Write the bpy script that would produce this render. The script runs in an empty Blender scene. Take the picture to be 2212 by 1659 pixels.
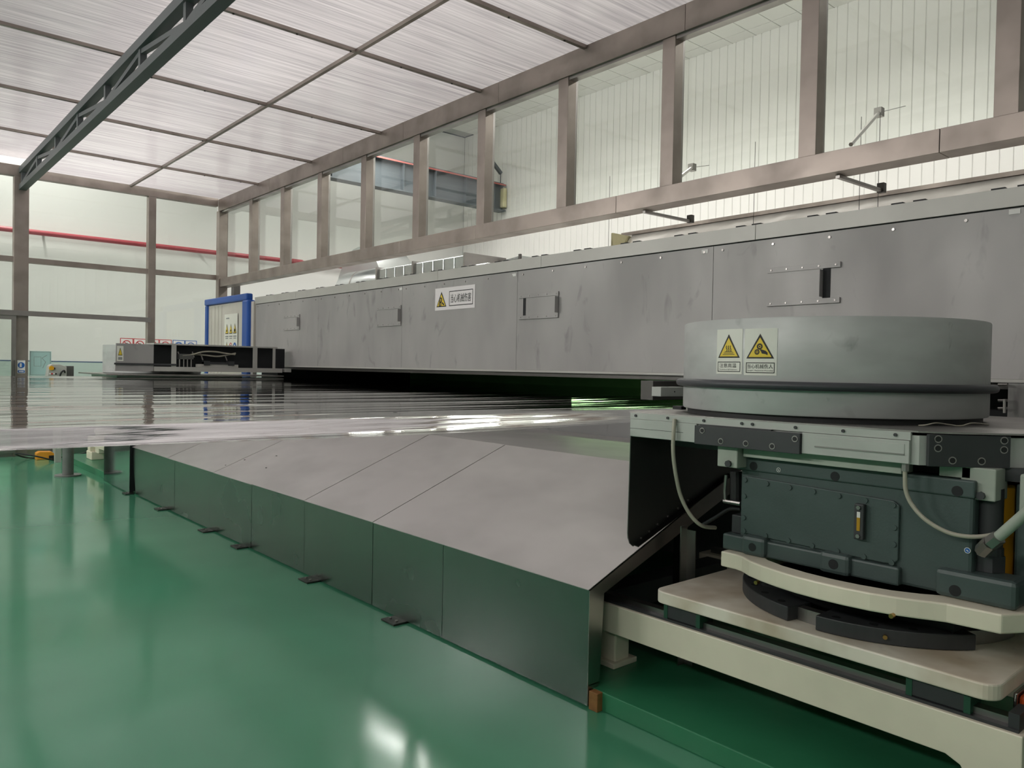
import bpy, bmesh, math, random
from mathutils import Vector, Matrix
from math import sin, cos, pi, radians

random.seed(7)
S = bpy.context.scene
C = bpy.context.collection

# ------------------------------------------------------------------ camera
YAW, PITCH, ROLL, FPX = radians(41.011), radians(-1.081), radians(1.066), 1661.0
CAM = Vector((0, 0, 1.5))
_f = Vector((sin(YAW) * cos(PITCH), cos(YAW) * cos(PITCH), sin(PITCH)))
_r0 = Vector((cos(YAW), -sin(YAW), 0)); _u0 = _r0.cross(_f)
_r = cos(ROLL) * _r0 + sin(ROLL) * _u0
_u = -sin(ROLL) * _r0 + cos(ROLL) * _u0
cd = bpy.data.cameras.new('camera'); cam = bpy.data.objects.new('camera', cd); C.objects.link(cam)
cd.sensor_fit = 'HORIZONTAL'; cd.sensor_width = 36.0; cd.lens = 36.0 * FPX / 2212.0
cd.clip_start = 0.05; cd.clip_end = 200
m3 = Matrix((_r, _u, -_f)).transposed()
cam.matrix_world = Matrix.Translation(CAM) @ m3.to_4x4()
S.camera = cam

def at(px, py, ax, val):
    """point where the photo's pixel meets the plane axis = val (survey helper)"""
    d = _f + _r * (px - 1106.0) / FPX - _u * (py - 829.5) / FPX
    return CAM + d * ((val - CAM[ax]) / d[ax])

# ------------------------------------------------------------------ world, lights, exposure
W = bpy.data.worlds.new('world'); S.world = W; W.use_nodes = True
W.node_tree.nodes['Background'].inputs[0].default_value = (0.8, 0.85, 0.9, 1)
W.node_tree.nodes['Background'].inputs[1].default_value = 0.05
S.view_settings.view_transform = 'Standard'; S.view_settings.look = 'None'
S.view_settings.gamma = 1; S.view_settings.use_curve_mapping = False
S.view_settings.exposure = 0.08
S.cycles.use_denoising = True; S.cycles.use_adaptive_sampling = True; S.cycles.adaptive_threshold = 0.06
S.cycles.max_bounces = 6; S.cycles.diffuse_bounces = 3; S.cycles.glossy_bounces = 4
S.cycles.transmission_bounces = 6; S.cycles.transparent_max_bounces = 16
S.cycles.sample_clamp_indirect = 6; S.cycles.caustics_reflective = False; S.cycles.caustics_refractive = False

HALL_Z, HALL_X, HALL_Y = 8.14, 13.5, 17.8
LAMP_W = 1.0
# rows of ceiling battens in the hall: (x, y, z, length, watts)
LAMPS = [(3.0, y, 6.5, 2.4, 35) for y in (1.0, 4.2, 7.4, 10.6, 13.2)] + \
        [(-2.2, y, 7.7, 2.4, 44) for y in (1.0, 7.0, 13.0)] + \
        [(9.4, y, 6.85, 2.4, 110) for y in (2.5, 6.5, 10.5, 14.5)] + \
        [(2.5, 16.6, 7.9, 2.4, 270), (-2.5, 16.4, 7.9, 2.4, 150)]
# added fill lamps, unseen, inside the room behind the viewer: (x, y, z, length, watts)
FILL_LAMPS = [(-4.2, y, 4.05, 2.4, w) for y, w in ((-2.5, 40), (2.6, 70), (7.0, 140), (11.4, 150))]

def lamp_light(x, y, z, ln, watts):
    ld = bpy.data.lights.new('lamp_light', 'AREA'); ld.shape = 'RECTANGLE'
    ld.size = 0.28; ld.size_y = ln * 0.97; ld.energy = watts * LAMP_W; ld.color = (1.0, 0.97, 0.93)
    o = bpy.data.objects.new('lamp_light', ld); C.objects.link(o)
    return o

# ------------------------------------------------------------------ helpers: materials
def lin(c):
    r = []
    for v in c:
        v = v / 255.0
        r.append(v / 12.92 if v <= 0.04045 else ((v + 0.055) / 1.055) ** 2.4)
    return (*r, 1)

MATS = {}
def mat(name, col, rough=0.5, metal=0.0, var=0.0, vscale=6.0, vstretch=(1, 1, 1), var_col=None, bump=0.0, bscale=40.0,
        bstretch=(1, 1, 1), coat=0.0, spec=0.5, rvar=0.0, emit=None, aniso=0.0):
    m = bpy.data.materials.new(name); m.use_nodes = True
    nt = m.node_tree; N = nt.nodes; L = nt.links
    b = N['Principled BSDF']
    b.inputs['Base Color'].default_value = lin(col)
    b.inputs['Roughness'].default_value = rough
    b.inputs['Metallic'].default_value = metal
    b.inputs['Coat Weight'].default_value = coat
    b.inputs['Specular IOR Level'].default_value = spec
    if emit:
        b.inputs['Emission Color'].default_value = lin(emit[0]); b.inputs['Emission Strength'].default_value = emit[1]
    def noise(scale, stretch, detail=3):
        g = N.new('ShaderNodeNewGeometry')
        mp = N.new('ShaderNodeMapping'); mp.inputs['Scale'].default_value = stretch
        L.new(g.outputs['Position'], mp.inputs['Vector'])
        n = N.new('ShaderNodeTexNoise'); n.inputs['Scale'].default_value = scale; n.inputs['Detail'].default_value = detail
        L.new(mp.outputs['Vector'], n.inputs['Vector'])
        return n
    if var > 0:
        n = noise(vscale, vstretch)
        cr = N.new('ShaderNodeValToRGB')
        cr.color_ramp.elements[0].position = 0.38; cr.color_ramp.elements[1].position = 0.68
        L.new(n.outputs['Fac'], cr.inputs['Fac'])
        mx = N.new('ShaderNodeMix'); mx.data_type = 'RGBA'
        base = lin(col); dark = lin(var_col) if var_col else tuple(v * (1 - var) for v in base[:3]) + (1,)
        mx.inputs['A'].default_value = base; mx.inputs['B'].default_value = dark
        L.new(cr.outputs['Color'], mx.inputs['Factor'])
        L.new(mx.outputs['Result'], b.inputs['Base Color'])
        if rvar:
            mr = N.new('ShaderNodeMapRange'); mr.inputs['To Min'].default_value = rough; mr.inputs['To Max'].default_value = rough + rvar
            L.new(cr.outputs['Color'], mr.inputs['Value']); L.new(mr.outputs['Result'], b.inputs['Roughness'])
    if bump > 0:
        n = noise(bscale, bstretch, 2)
        bp = N.new('ShaderNodeBump'); bp.inputs['Strength'].default_value = bump; bp.inputs['Distance'].default_value = 0.01
        L.new(n.outputs['Fac'], bp.inputs['Height']); L.new(bp.outputs['Normal'], b.inputs['Normal'])
    MATS[name] = m
    return m

def thin_fresnel(N, L, ior):
    """Fresnel of a thin sheet: the same from either side"""
    g = N.new('ShaderNodeNewGeometry'); mr = N.new('ShaderNodeMapRange')
    mr.inputs['To Min'].default_value = ior; mr.inputs['To Max'].default_value = 1.0 / ior
    L.new(g.outputs['Backfacing'], mr.inputs['Value'])
    fr = N.new('ShaderNodeFresnel'); L.new(mr.outputs['Result'], fr.inputs['IOR'])
    return fr

def glassy(name, tint, boost=1.0, rough=0.0, bump=0.0, bscale=1.0, bstretch=(1, 1, 1), ior=1.5, milk=0.0):
    """thin clear sheet: straight-through transmission plus a Fresnel mirror"""
    m = bpy.data.materials.new(name); m.use_nodes = True
    nt = m.node_tree; N = nt.nodes; L = nt.links
    for n in list(N):
        if n.type != 'OUTPUT_MATERIAL': N.remove(n)
    out = [n for n in N if n.type == 'OUTPUT_MATERIAL'][0]
    t = N.new('ShaderNodeBsdfTransparent'); t.inputs[0].default_value = lin(tint)
    g = N.new('ShaderNodeBsdfGlossy'); g.inputs['Roughness'].default_value = rough
    fr = thin_fresnel(N, L, ior)
    k = N.new('ShaderNodeMath'); k.operation = 'MULTIPLY'; k.inputs[1].default_value = boost; k.use_clamp = True
    mix = N.new('ShaderNodeMixShader')
    L.new(fr.outputs[0], k.inputs[0]); L.new(k.outputs[0], mix.inputs[0])
    L.new(t.outputs[0], mix.inputs[1]); L.new(g.outputs[0], mix.inputs[2]); L.new(mix.outputs[0], out.inputs[0])
    if bump > 0:
        geo = N.new('ShaderNodeNewGeometry'); mp = N.new('ShaderNodeMapping'); mp.inputs['Scale'].default_value = bstretch
        L.new(geo.outputs['Position'], mp.inputs['Vector'])
        nz = N.new('ShaderNodeTexNoise'); nz.inputs['Scale'].default_value = bscale; nz.inputs['Detail'].default_value = 3
        L.new(mp.outputs['Vector'], nz.inputs['Vector'])
        bp = N.new('ShaderNodeBump'); bp.inputs['Strength'].default_value = bump; bp.inputs['Distance'].default_value = 0.01
        L.new(nz.outputs['Fac'], bp.inputs['Height']); L.new(bp.outputs['Normal'], g.inputs['Normal'])
        if milk > 0:      # hazy, thicker plastic; its white streaks also stand in for bright reflections
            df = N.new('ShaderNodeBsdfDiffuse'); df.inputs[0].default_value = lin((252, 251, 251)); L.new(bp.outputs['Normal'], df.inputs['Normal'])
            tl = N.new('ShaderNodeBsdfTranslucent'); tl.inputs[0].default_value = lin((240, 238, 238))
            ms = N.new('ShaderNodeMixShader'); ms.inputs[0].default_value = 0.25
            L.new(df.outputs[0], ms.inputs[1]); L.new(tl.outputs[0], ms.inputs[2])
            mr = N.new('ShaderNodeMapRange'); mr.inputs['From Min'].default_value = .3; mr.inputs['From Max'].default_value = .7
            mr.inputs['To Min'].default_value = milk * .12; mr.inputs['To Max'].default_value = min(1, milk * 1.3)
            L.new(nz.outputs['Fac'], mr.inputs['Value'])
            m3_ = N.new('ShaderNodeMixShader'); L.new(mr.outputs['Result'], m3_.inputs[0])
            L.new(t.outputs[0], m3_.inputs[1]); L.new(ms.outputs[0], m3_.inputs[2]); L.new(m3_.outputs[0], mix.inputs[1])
    MATS[name] = m
    return m

steel_warm = mat('steel_warm', (162, 151, 144), 0.36, 0.75, var=0.25, vscale=3.0, bump=0.02, bscale=3, rvar=0.12)
steel = mat('steel_plain', (172, 168, 165), 0.30, 1.0, var=0.2, vscale=2.5, rvar=0.15)
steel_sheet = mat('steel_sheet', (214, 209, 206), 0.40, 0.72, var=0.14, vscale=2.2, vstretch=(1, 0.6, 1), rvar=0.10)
steel_mirror = mat('steel_mirror', (178, 184, 186), 0.08, 1.0)
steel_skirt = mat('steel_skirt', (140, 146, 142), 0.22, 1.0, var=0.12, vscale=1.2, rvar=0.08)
steel_dark = mat('steel_dark', (92, 90, 88), 0.4, 1.0)
steel_blued = mat('steel_blued', (112, 112, 110), 0.36, 0.85)
truss_grey = mat('truss_grey', (88, 92, 94), 0.5, 0.0)
floor_green = mat('floor_green', (84, 158, 122), 0.10, 0.0, var=0.18, vscale=0.7, bump=0.035, bscale=2.2, bstretch=(1.0, 0.45, 1), spec=0.5, rvar=0.10)
plinth_green = mat('plinth_green', (54, 130, 92), 0.30, 0.0, var=0.2, vscale=2.0, bump=0.1, bscale=12)
wall_white = mat('wall_white', (228, 229, 226), 0.45)
wall_band = mat('wall_band', (186, 204, 198), 0.35)
blue_line = mat('blue_line', (60, 84, 120), 0.5)
rib_white = mat('rib_white', (228, 228, 224), 0.30)
tile_white = mat('tile_white', (236, 236, 232), 0.8)
tbar_grey = mat('tbar_grey', (186, 188, 186), 0.6)
oven_grey = mat('oven_grey', (172, 170, 168), 0.42, 0.15, var=0.18, vscale=1.6, vstretch=(1, 1, 0.45), rvar=0.15)
def smudges(m, scale, stretch, lo, hi, amount):
    """soft dark rubbed marks over the existing colour"""
    N = m.node_tree.nodes; L = m.node_tree.links; b = N['Principled BSDF']
    src = b.inputs['Base Color'].links[0].from_socket
    g = N.new('ShaderNodeNewGeometry'); mp = N.new('ShaderNodeMapping'); mp.inputs['Scale'].default_value = stretch
    L.new(g.outputs['Position'], mp.inputs['Vector'])
    n = N.new('ShaderNodeTexNoise'); n.inputs['Scale'].default_value = scale; n.inputs['Detail'].default_value = 3; n.inputs['Distortion'].default_value = 0.8
    L.new(mp.outputs['Vector'], n.inputs['Vector'])
    mr = N.new('ShaderNodeMapRange'); mr.inputs['From Min'].default_value = lo; mr.inputs['From Max'].default_value = hi
    mr.inputs['To Max'].default_value = amount
    L.new(n.outputs['Fac'], mr.inputs['Value'])
    mx = N.new('ShaderNodeMix'); mx.data_type = 'RGBA'; mx.inputs['B'].default_value = lin((86, 84, 84))
    L.new(mr.outputs['Result'], mx.inputs['Factor']); L.new(src, mx.inputs['A']); L.new(mx.outputs['Result'], b.inputs['Base Color'])
smudges(oven_grey, 4.0, (1, 1.6, 0.7), .61, .76, .42)
oven_strip = mat('oven_strip', (188, 187, 181), 0.42, 0.15, var=0.08, vscale=3)
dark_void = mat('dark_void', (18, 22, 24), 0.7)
black_paint = mat('black_paint', (58, 60, 62), 0.5, 0.0, var=0.15, vscale=9)
black_rubber = mat('black_rubber', (30, 31, 32), 0.6)
ring_rubber = mat('ring_rubber', (62, 64, 68), 0.45)
drum_grey = mat('drum_grey', (196, 198, 196), 0.42, 0.15, var=0.16, vscale=3.5, vstretch=(1, 1, 2.5), rvar=0.1)
smudges(drum_grey, 9.0, (1.2, 1.2, 1.0), .66, .78, .35)
table_grey = mat('table_grey', (186, 190, 184), 0.45, 0.1, var=0.10, vscale=5)
gear_green = mat('gear_green', (72, 86, 84), 0.42, 0.0, var=0.12, vscale=6, bump=0.05, bscale=120)
pale_green = mat('pale_green', (170, 178, 166), 0.5, 0.0, var=0.15, vscale=8)
cream = mat('cream', (244, 236, 214), 0.38, 0.0, var=0.07, vscale=5, bump=0.03, bscale=60)
cream_worn = mat('cream_worn', (246, 238, 222), 0.42, 0.0, var=0.18, vscale=4, var_col=(206, 190, 166), bump=0.03, bscale=60)
yellow_paint = mat('yellow_paint', (226, 164, 22), 0.45)
orange_paint = mat('orange_paint', (226, 92, 40), 0.45)
pedal_orange = mat('pedal_orange', (236, 158, 48), 0.45)
wood_brown = mat('wood_brown', (150, 104, 58), 0.7, var=0.3, vscale=20)
blue_paint = mat('blue_paint', (30, 84, 168), 0.4, 0.0, var=0.12, vscale=3)
panel_cream = mat('panel_cream', (206, 202, 192), 0.5, var=0.06, vscale=4)
red_pipe = mat('red_pipe', (164, 66, 76), 0.35)
crane_grey = mat('crane_grey', (92, 100, 106), 0.5)
crane_red = mat('crane_red', (186, 104, 98), 0.5)
insulation = mat('insulation', (206, 200, 160), 0.9, bump=0.5, bscale=20)
duct_silver = mat('duct_silver', (200, 204, 204), 0.25, 1.0, var=0.1, vscale=2)
plastic_wrap = mat('plastic_wrap', (250, 244, 238), 0.22, 0.0, var=0.12, vscale=2.2, vstretch=(1, 1, 1.5), spec=0.7)
paper = mat('paper', (232, 232, 222), 0.4)
sign_white = mat('sign_white', (238, 234, 234), 0.35)
ink_black = mat('ink_black', (18, 16, 15), 0.5)
ink_yellow = mat('ink_yellow', (236, 206, 60), 0.4)
ink_red = mat('ink_red', (196, 40, 48), 0.4)
ink_blue = mat('ink_blue', (36, 98, 178), 0.4)
ink_grey = mat('ink_grey', (150, 152, 150), 0.5)
hose_grey = mat('hose_grey', (176, 172, 156), 0.4)
pipe_grey = mat('pipe_grey', (128, 128, 126), 0.45, 0.2, var=0.15, vscale=10)
brass = mat('brass', (190, 150, 90), 0.3, 1.0)
console_grey = mat('console_grey', (176, 176, 170), 0.45)
pale_teal = mat('pale_teal', (176, 208, 206), 0.2)
smudges(cream_worn, 6.0, (1, 1, 1), .66, .8, .25)
floor_reflection = mat('floor_reflection', (176, 212, 188), 0.2)
seal_green = mat('seal_green', (34, 78, 58), 0.5)
hall_floor = mat('hall_floor', (186, 188, 182), 0.45)
hall_machine = mat('hall_machine', (64, 72, 84), 0.45)
green_panel = mat('green_panel', (140, 200, 130), 0.4)
lamp_white = mat('lamp_white', (235, 235, 235), 0.4, emit=((255, 250, 240), 3.0))
lamp_case = mat('lamp_case', (220, 220, 220), 0.5)
fill_tube = mat('fill_tube', (240, 255, 235), 0.4, emit=((200, 250, 178), 9.0))
lamp_white.cycles.emission_sampling = 'NONE'
oil_amber = mat('oil_amber', (180, 140, 40), 0.15)
white_tab = mat('white_tab', (226, 226, 222), 0.5)

pane_glass = glassy('pane_glass', (248, 250, 248), 1.0)
film_clear = glassy('film_clear', (238, 240, 242), 1.6, rough=0.03, ior=1.62, bump=0.04, bscale=1.0, bstretch=(0.5, 34, 1))
film_edge = glassy('film_edge', (226, 226, 228), 4.0, rough=0.06, ior=1.62, bump=0.35, bscale=1.0, bstretch=(0.22, 30, 1), milk=0.46)  # thicker edge, with the bright reflected band put into its milky colour
door_glass = glassy('door_glass', (176, 222, 190), 1.2)

def make_poly():
    m = bpy.data.materials.new('polycarbonate'); m.use_nodes = True
    nt = m.node_tree; N = nt.nodes; L = nt.links
    for n in list(N):
        if n.type != 'OUTPUT_MATERIAL': N.remove(n)
    out = [n for n in N if n.type == 'OUTPUT_MATERIAL'][0]
    geo = N.new('ShaderNodeNewGeometry')
    mp = N.new('ShaderNodeMapping'); mp.inputs['Scale'].default_value = (0.35, 14, 1)
    L.new(geo.outputs['Position'], mp.inputs['Vector'])
    nz = N.new('ShaderNodeTexNoise'); nz.inputs['Scale'].default_value = 3.0; nz.inputs['Detail'].default_value = 4
    L.new(mp.outputs['Vector'], nz.inputs['Vector'])
    cr = N.new('ShaderNodeValToRGB'); cr.color_ramp.elements[0].position = 0.3; cr.color_ramp.elements[1].position = 0.7
    cr.color_ramp.elements[0].color = lin((172, 167, 172)); cr.color_ramp.elements[1].color = lin((214, 209, 212))
    L.new(nz.outputs['Fac'], cr.inputs['Fac'])
    bp = N.new('ShaderNodeBump'); bp.inputs['Strength'].default_value = 0.12; bp.inputs['Distance'].default_value = 0.01
    L.new(nz.outputs['Fac'], bp.inputs['Height'])
    tr = N.new('ShaderNodeBsdfTranslucent'); L.new(cr.outputs['Color'], tr.inputs['Color'])
    df = N.new('ShaderNodeBsdfDiffuse'); L.new(cr.outputs['Color'], df.inputs['Color'])
    m1 = N.new('ShaderNodeMixShader'); m1.inputs[0].default_value = 0.78
    L.new(df.outputs[0], m1.inputs[1]); L.new(tr.outputs[0], m1.inputs[2])
    gl = N.new('ShaderNodeBsdfGlossy'); gl.inputs['Roughness'].default_value = 0.16; L.new(bp.outputs['Normal'], gl.inputs['Normal'])
    fr = thin_fresnel(N, L, 1.5)
    m2 = N.new('ShaderNodeMixShader'); L.new(fr.outputs[0], m2.inputs[0])
    L.new(m1.outputs[0], m2.inputs[1]); L.new(gl.outputs[0], m2.inputs[2]); L.new(m2.outputs[0], out.inputs[0])
    return m
polycarb = make_poly()

# ------------------------------------------------------------------ helpers: geometry
WL = {}
def wloc(o):
    return WL.get(o.name, Vector((0, 0, 0))) if o else Vector((0, 0, 0))

class MB:
    def __init__(s): s.v = []; s.f = []
    def add(s, vs, fs):
        k = len(s.v); s.v += [tuple(v) for v in vs]; s.f += [tuple(i + k for i in f) for f in fs]; return s
    def box(s, x0, x1, y0, y1, z0, z1):
        vs = [(x, y, z) for x in (x0, x1) for y in (y0, y1) for z in (z0, z1)]
        return s.add(vs, [(0, 1, 3, 2), (4, 6, 7, 5), (0, 4, 5, 1), (2, 3, 7, 6), (0, 2, 6, 4), (1, 5, 7, 3)])
    def prism(s, pts, ext):
        n = len(pts); e = Vector(ext)
        vs = [Vector(p) for p in pts] + [Vector(p) + e for p in pts]
        return s.add(vs, [tuple(range(n)), tuple(range(2 * n - 1, n - 1, -1))] + [(i, (i + 1) % n, n + (i + 1) % n, n + i) for i in range(n)])
    def sheet(s, pts):
        return s.add(pts, [tuple(range(len(pts)))])
    def tube(s, pts, r, n=8, cap=True):
        pts = [Vector(p) for p in pts]; rings = []
        up = Vector((0, 0, 1))
        t0 = (pts[1] - pts[0]).normalized()
        if abs(t0.dot(up)) > 0.9: up = Vector((1, 0, 0))
        a = t0.cross(up).normalized()
        vs = []; fs = []
        for i, p in enumerate(pts):
            t = (pts[min(i + 1, len(pts) - 1)] - pts[max(i - 1, 0)]).normalized()
            a = (a - t * a.dot(t)).normalized(); b = t.cross(a)
            rr = r[i] if isinstance(r, (list, tuple)) else r
            vs += [p + (a * cos(2 * pi * k / n) + b * sin(2 * pi * k / n)) * rr for k in range(n)]
        for i in range(len(pts) - 1):
            for k in range(n):
                k2 = (k + 1) % n
                fs.append((i * n + k, i * n + k2, (i + 1) * n + k2, (i + 1) * n + k))
        if cap:
            fs.append(tuple(range(n))); q = (len(pts) - 1) * n; fs.append(tuple(range(q + n - 1, q - 1, -1)))
        return s.add(vs, fs)
    def bar(s, p0, p1, w, h, up=(0, 0, 1)):
        p0 = Vector(p0); p1 = Vector(p1); t = (p1 - p0).normalized(); u = Vector(up)
        a = t.cross(u).normalized() * w / 2; b = a.cross(t).normalized() * h / 2
        vs = [p + sx * a + sy * b for p in (p0, p1) for sx, sy in ((-1, -1), (1, -1), (1, 1), (-1, 1))]
        return s.add(vs, [(0, 1, 2, 3), (7, 6, 5, 4), (0, 4, 5, 1), (1, 5, 6, 2), (2, 6, 7, 3), (3, 7, 4, 0)])
    def lathe(s, c, prof, n=48, axis='z'):
        vs = []; fs = []; m = len(prof); c = Vector(c)
        for k in range(n):
            a = 2 * pi * k / n
            for r, h in prof:
                d = (r * cos(a), r * sin(a), h)
                if axis == 'x': d = (h, r * cos(a), r * sin(a))
                if axis == 'y': d = (r * cos(a), h, r * sin(a))
                vs.append(c + Vector(d))
        for k in range(n):
            k2 = (k + 1) % n
            for i in range(m - 1): fs.append((k * m + i, k2 * m + i, k2 * m + i + 1, k * m + i + 1))
        return s.add(vs, fs)
    def disc(s, c, r, ax, t, n=16):
        """short capped cylinder from c along axis vector ax by t"""
        c = Vector(c); ax = Vector(ax).normalized()
        return s.tube([c, c + ax * t], r, n)
    def build(s, name, m, parent=None, bevel=0.0, smooth=False, segs=2):
        bm = bmesh.new()
        bv = [bm.verts.new(v) for v in s.v]
        for f in s.f:
            try: bm.faces.new([bv[i] for i in f])
            except ValueError: pass
        bmesh.ops.recalc_face_normals(bm, faces=bm.faces)
        if bevel > 0:
            bmesh.ops.bevel(bm, geom=[e for e in bm.edges if len(e.link_faces) == 2 and e.calc_face_angle(0) > 0.5], offset=bevel, segments=segs, profile=0.5, affect='EDGES', clamp_overlap=True)
        xs = [v.co.x for v in bm.verts]; ys = [v.co.y for v in bm.verts]; zs = [v.co.z for v in bm.verts]
        o0 = Vector(((min(xs) + max(xs)) / 2, (min(ys) + max(ys)) / 2, min(zs)))
        for v in bm.verts: v.co -= o0
        me = bpy.data.meshes.new(name); bm.to_mesh(me); bm.free()
        if smooth:
            for p in me.polygons: p.use_smooth = True
            try: me.set_sharp_from_angle(angle=radians(38))
            except Exception: pass
        me.materials.append(m)
        o = bpy.data.objects.new(name, me); C.objects.link(o)
        if parent: o.parent = parent
        o.location = o0 - wloc(parent); WL[o.name] = o0
        return o

def inst(o, world, parent=None):
    c = o.copy(); C.objects.link(c); p = parent or o.parent
    c.parent = p; c.location = Vector(world) - wloc(p); WL[c.name] = Vector(world)
    return c

def discs(name, pts, r, ax, t, m, parent, n=10):
    """small round pieces, each an object of its own, sharing one mesh"""
    first = None; out = []
    for p in pts:
        p = Vector(p)
        if first is None:
            first = MB().disc(p, r, ax, t, n).build(name, m, parent); off = WL[first.name] - p; out.append(first)
        else: out.append(inst(first, p + off))
    return out

def thing(name, label, cat, loc=(0, 0, 0), group=None, kind=None):
    o = bpy.data.objects.new(name, None); C.objects.link(o); o.empty_display_size = 0.1
    o.location = loc; WL[o.name] = Vector(loc)
    if label: o['label'] = label
    if cat: o['category'] = cat
    if group: o['group'] = group
    if kind: o['kind'] = kind
    return o
def tag(o, label, cat, group=None, kind=None):
    o['label'] = label; o['category'] = cat
    if group: o['group'] = group
    if kind: o['kind'] = kind
    return o
def struct(o, label=None, cat=None):
    o['kind'] = 'structure'
    if label: o['label'] = label
    if cat: o['category'] = cat
    return o
def box(name, b, m, parent=None, bevel=0.0):
    return MB().box(*b).build(name, m, parent, bevel)

# flat print: list of (material, polygons) placed through a mapping (u, v, h) -> point
def circle(cx, cy, r, n=24, ry=None):
    return [(cx + r * cos(2 * pi * k / n), cy + (ry or r) * sin(2 * pi * k / n)) for k in range(n)]
def rect(x0, y0, x1, y1): return [(x0, y0), (x1, y0), (x1, y1), (x0, y1)]
def frame2(x0, y0, x1, y1, t):
    return [rect(x0, y0, x1, y0 + t), rect(x0, y1 - t, x1, y1), rect(x0, y0 + t, x0 + t, y1 - t), rect(x1 - t, y0 + t, x1, y1 - t)]
def ring2(cx, cy, r0, r1, n=28):
    out = []
    for k in range(n):
        a, b = 2 * pi * k / n, 2 * pi * (k + 1) / n
        out.append([(cx + r0 * cos(a), cy + r0 * sin(a)), (cx + r1 * cos(a), cy + r1 * sin(a)), (cx + r1 * cos(b), cy + r1 * sin(b)), (cx + r0 * cos(b), cy + r0 * sin(b))])
    return out
def stroke(pts, w):
    out = []
    for (x0, y0), (x1, y1) in zip(pts, pts[1:]):
        d = math.hypot(x1 - x0, y1 - y0) or 1; nx, ny = -(y1 - y0) / d * w / 2, (x1 - x0) / d * w / 2
        out.append([(x0 + nx, y0 + ny), (x0 - nx, y0 - ny), (x1 - nx, y1 - ny), (x1 + nx, y1 + ny)])
    return out
def text2(body, x0, y0, x1, y1):
    """lettering fitted in a rectangle: list of triangles/polygons"""
    cu = bpy.data.curves.new('lettering', 'FONT'); cu.body = body; cu.size = 1.0; cu.resolution_u = 2
    o = bpy.data.objects.new('lettering', cu); C.objects.link(o)
    dg = bpy.context.evaluated_depsgraph_get()
    me = bpy.data.meshes.new_from_object(o.evaluated_get(dg))
    vs = [(v.co.x, v.co.y) for v in me.vertices]
    ps = [[vs[i] for i in p.vertices] for p in me.polygons]
    bpy.data.objects.remove(o); bpy.data.curves.remove(cu); bpy.data.meshes.remove(me)
    if not vs: return []
    a0 = min(v[0] for v in vs); a1 = max(v[0] for v in vs); b0 = min(v[1] for v in vs); b1 = max(v[1] for v in vs)
    sx = (x1 - x0) / max(a1 - a0, 1e-6); sy = (y1 - y0) / max(b1 - b0, 1e-6)
    return [[(x0 + (x - a0) * sx, y0 + (y - b0) * sy) for x, y in p] for p in ps]

def printed(name, m, polys, fmap, h, parent, cuts=()):
    bm = bmesh.new()
    for p in polys:
        try: bm.faces.new([bm.verts.new((x, y, 0)) for x, y in p])
        except ValueError: pass
    for u in cuts:
        bmesh.ops.bisect_plane(bm, geom=bm.verts[:] + bm.edges[:] + bm.faces[:], plane_co=(u, 0, 0), plane_no=(1, 0, 0))
    vs = [v.co.copy() for v in bm.verts]; bm.verts.index_update()
    fs = [[v.index for v in f.verts] for f in bm.faces]; bm.free()
    mb = MB(); mb.add([fmap(v.x, v.y, h) for v in vs], fs)
    return mb.build(name, m, parent)

def gear_icon(cx, cy, r):
    out = []
    n = 14
    for k in range(n):
        a = 2 * pi * k / n; w = 0.16
        out.append([(cx + .8 * r * cos(a - w), cy + .8 * r * sin(a - w)), (cx + r * cos(a - w * .7), cy + r * sin(a - w * .7)), (cx + r * cos(a + w * .7), cy + r * sin(a + w * .7)), (cx + .8 * r * cos(a + w), cy + .8 * r * sin(a + w))])
    out += ring2(cx, cy, r * .46, r * .84); out.append(circle(cx, cy, r * .26, 14))
    return out
def triangle(x0, y0, x1, y1): return [(x0, y0), (x1, y0), ((x0 + x1) / 2, y1)]
def tri_pair(x0, y0, x1, y1, t=0.1):
    w = x1 - x0; h = y1 - y0
    return triangle(x0, y0, x1, y1), triangle(x0 + t * w, y0 + t * .7 * h, x1 - t * w, y1 - t * 1.75 * h)

# ================================================================== setting
fl = MB().sheet([(-6, -5, 0), (HALL_X, -5, 0), (HALL_X, HALL_Y, 0), (-6, HALL_Y, 0)]).build('floor', floor_green)
struct(fl, 'glossy green epoxy workshop floor', 'floor')
pl = box('floor_plinth', (2.53, 6.0, -4.0, 13.2, 0.0, 0.084), plinth_green, None, 0.004)
struct(pl, 'low green painted concrete plinth under the machines', 'plinth')

hf = struct(MB().box(5.35, HALL_X, -5, HALL_Y, .0, .02).box(-6, 5.35, 14.3, HALL_Y, .0, .02).build('floor_hall', hall_floor), 'grey concrete floor of the hall outside the partition', 'floor')
# hall shell
wf = MB().box(-6, HALL_X, HALL_Y, HALL_Y + 0.15, 1.5, HALL_Z).build('wall_far', wall_white)
struct(wf, 'plain white hall wall beyond the glass partition', 'wall')
box('lower_band', (-6, HALL_X, HALL_Y - 0.004, HALL_Y + 0.15, 0, 1.482), wall_band, wf)
box('stripe', (-6, HALL_X, HALL_Y - 0.006, HALL_Y + 0.15, 1.482, 1.502), blue_line, wf)
struct(box('wall_near', (-6, HALL_X, -5.15, -5, 0, HALL_Z), wall_white), 'white hall wall behind the viewer', 'wall')
struct(box('wall_side', (-6.15, -6, -5, HALL_Y, 0, HALL_Z), wall_white), 'white hall wall left of the viewer', 'wall')
wb = struct(box('wall_back', (HALL_X + 0.012, HALL_X + 0.15, -5, HALL_Y, 0, HALL_Z), rib_white), 'white ribbed metal hall wall behind the oven', 'wall')
rib = None; RW = 0.19
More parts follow.
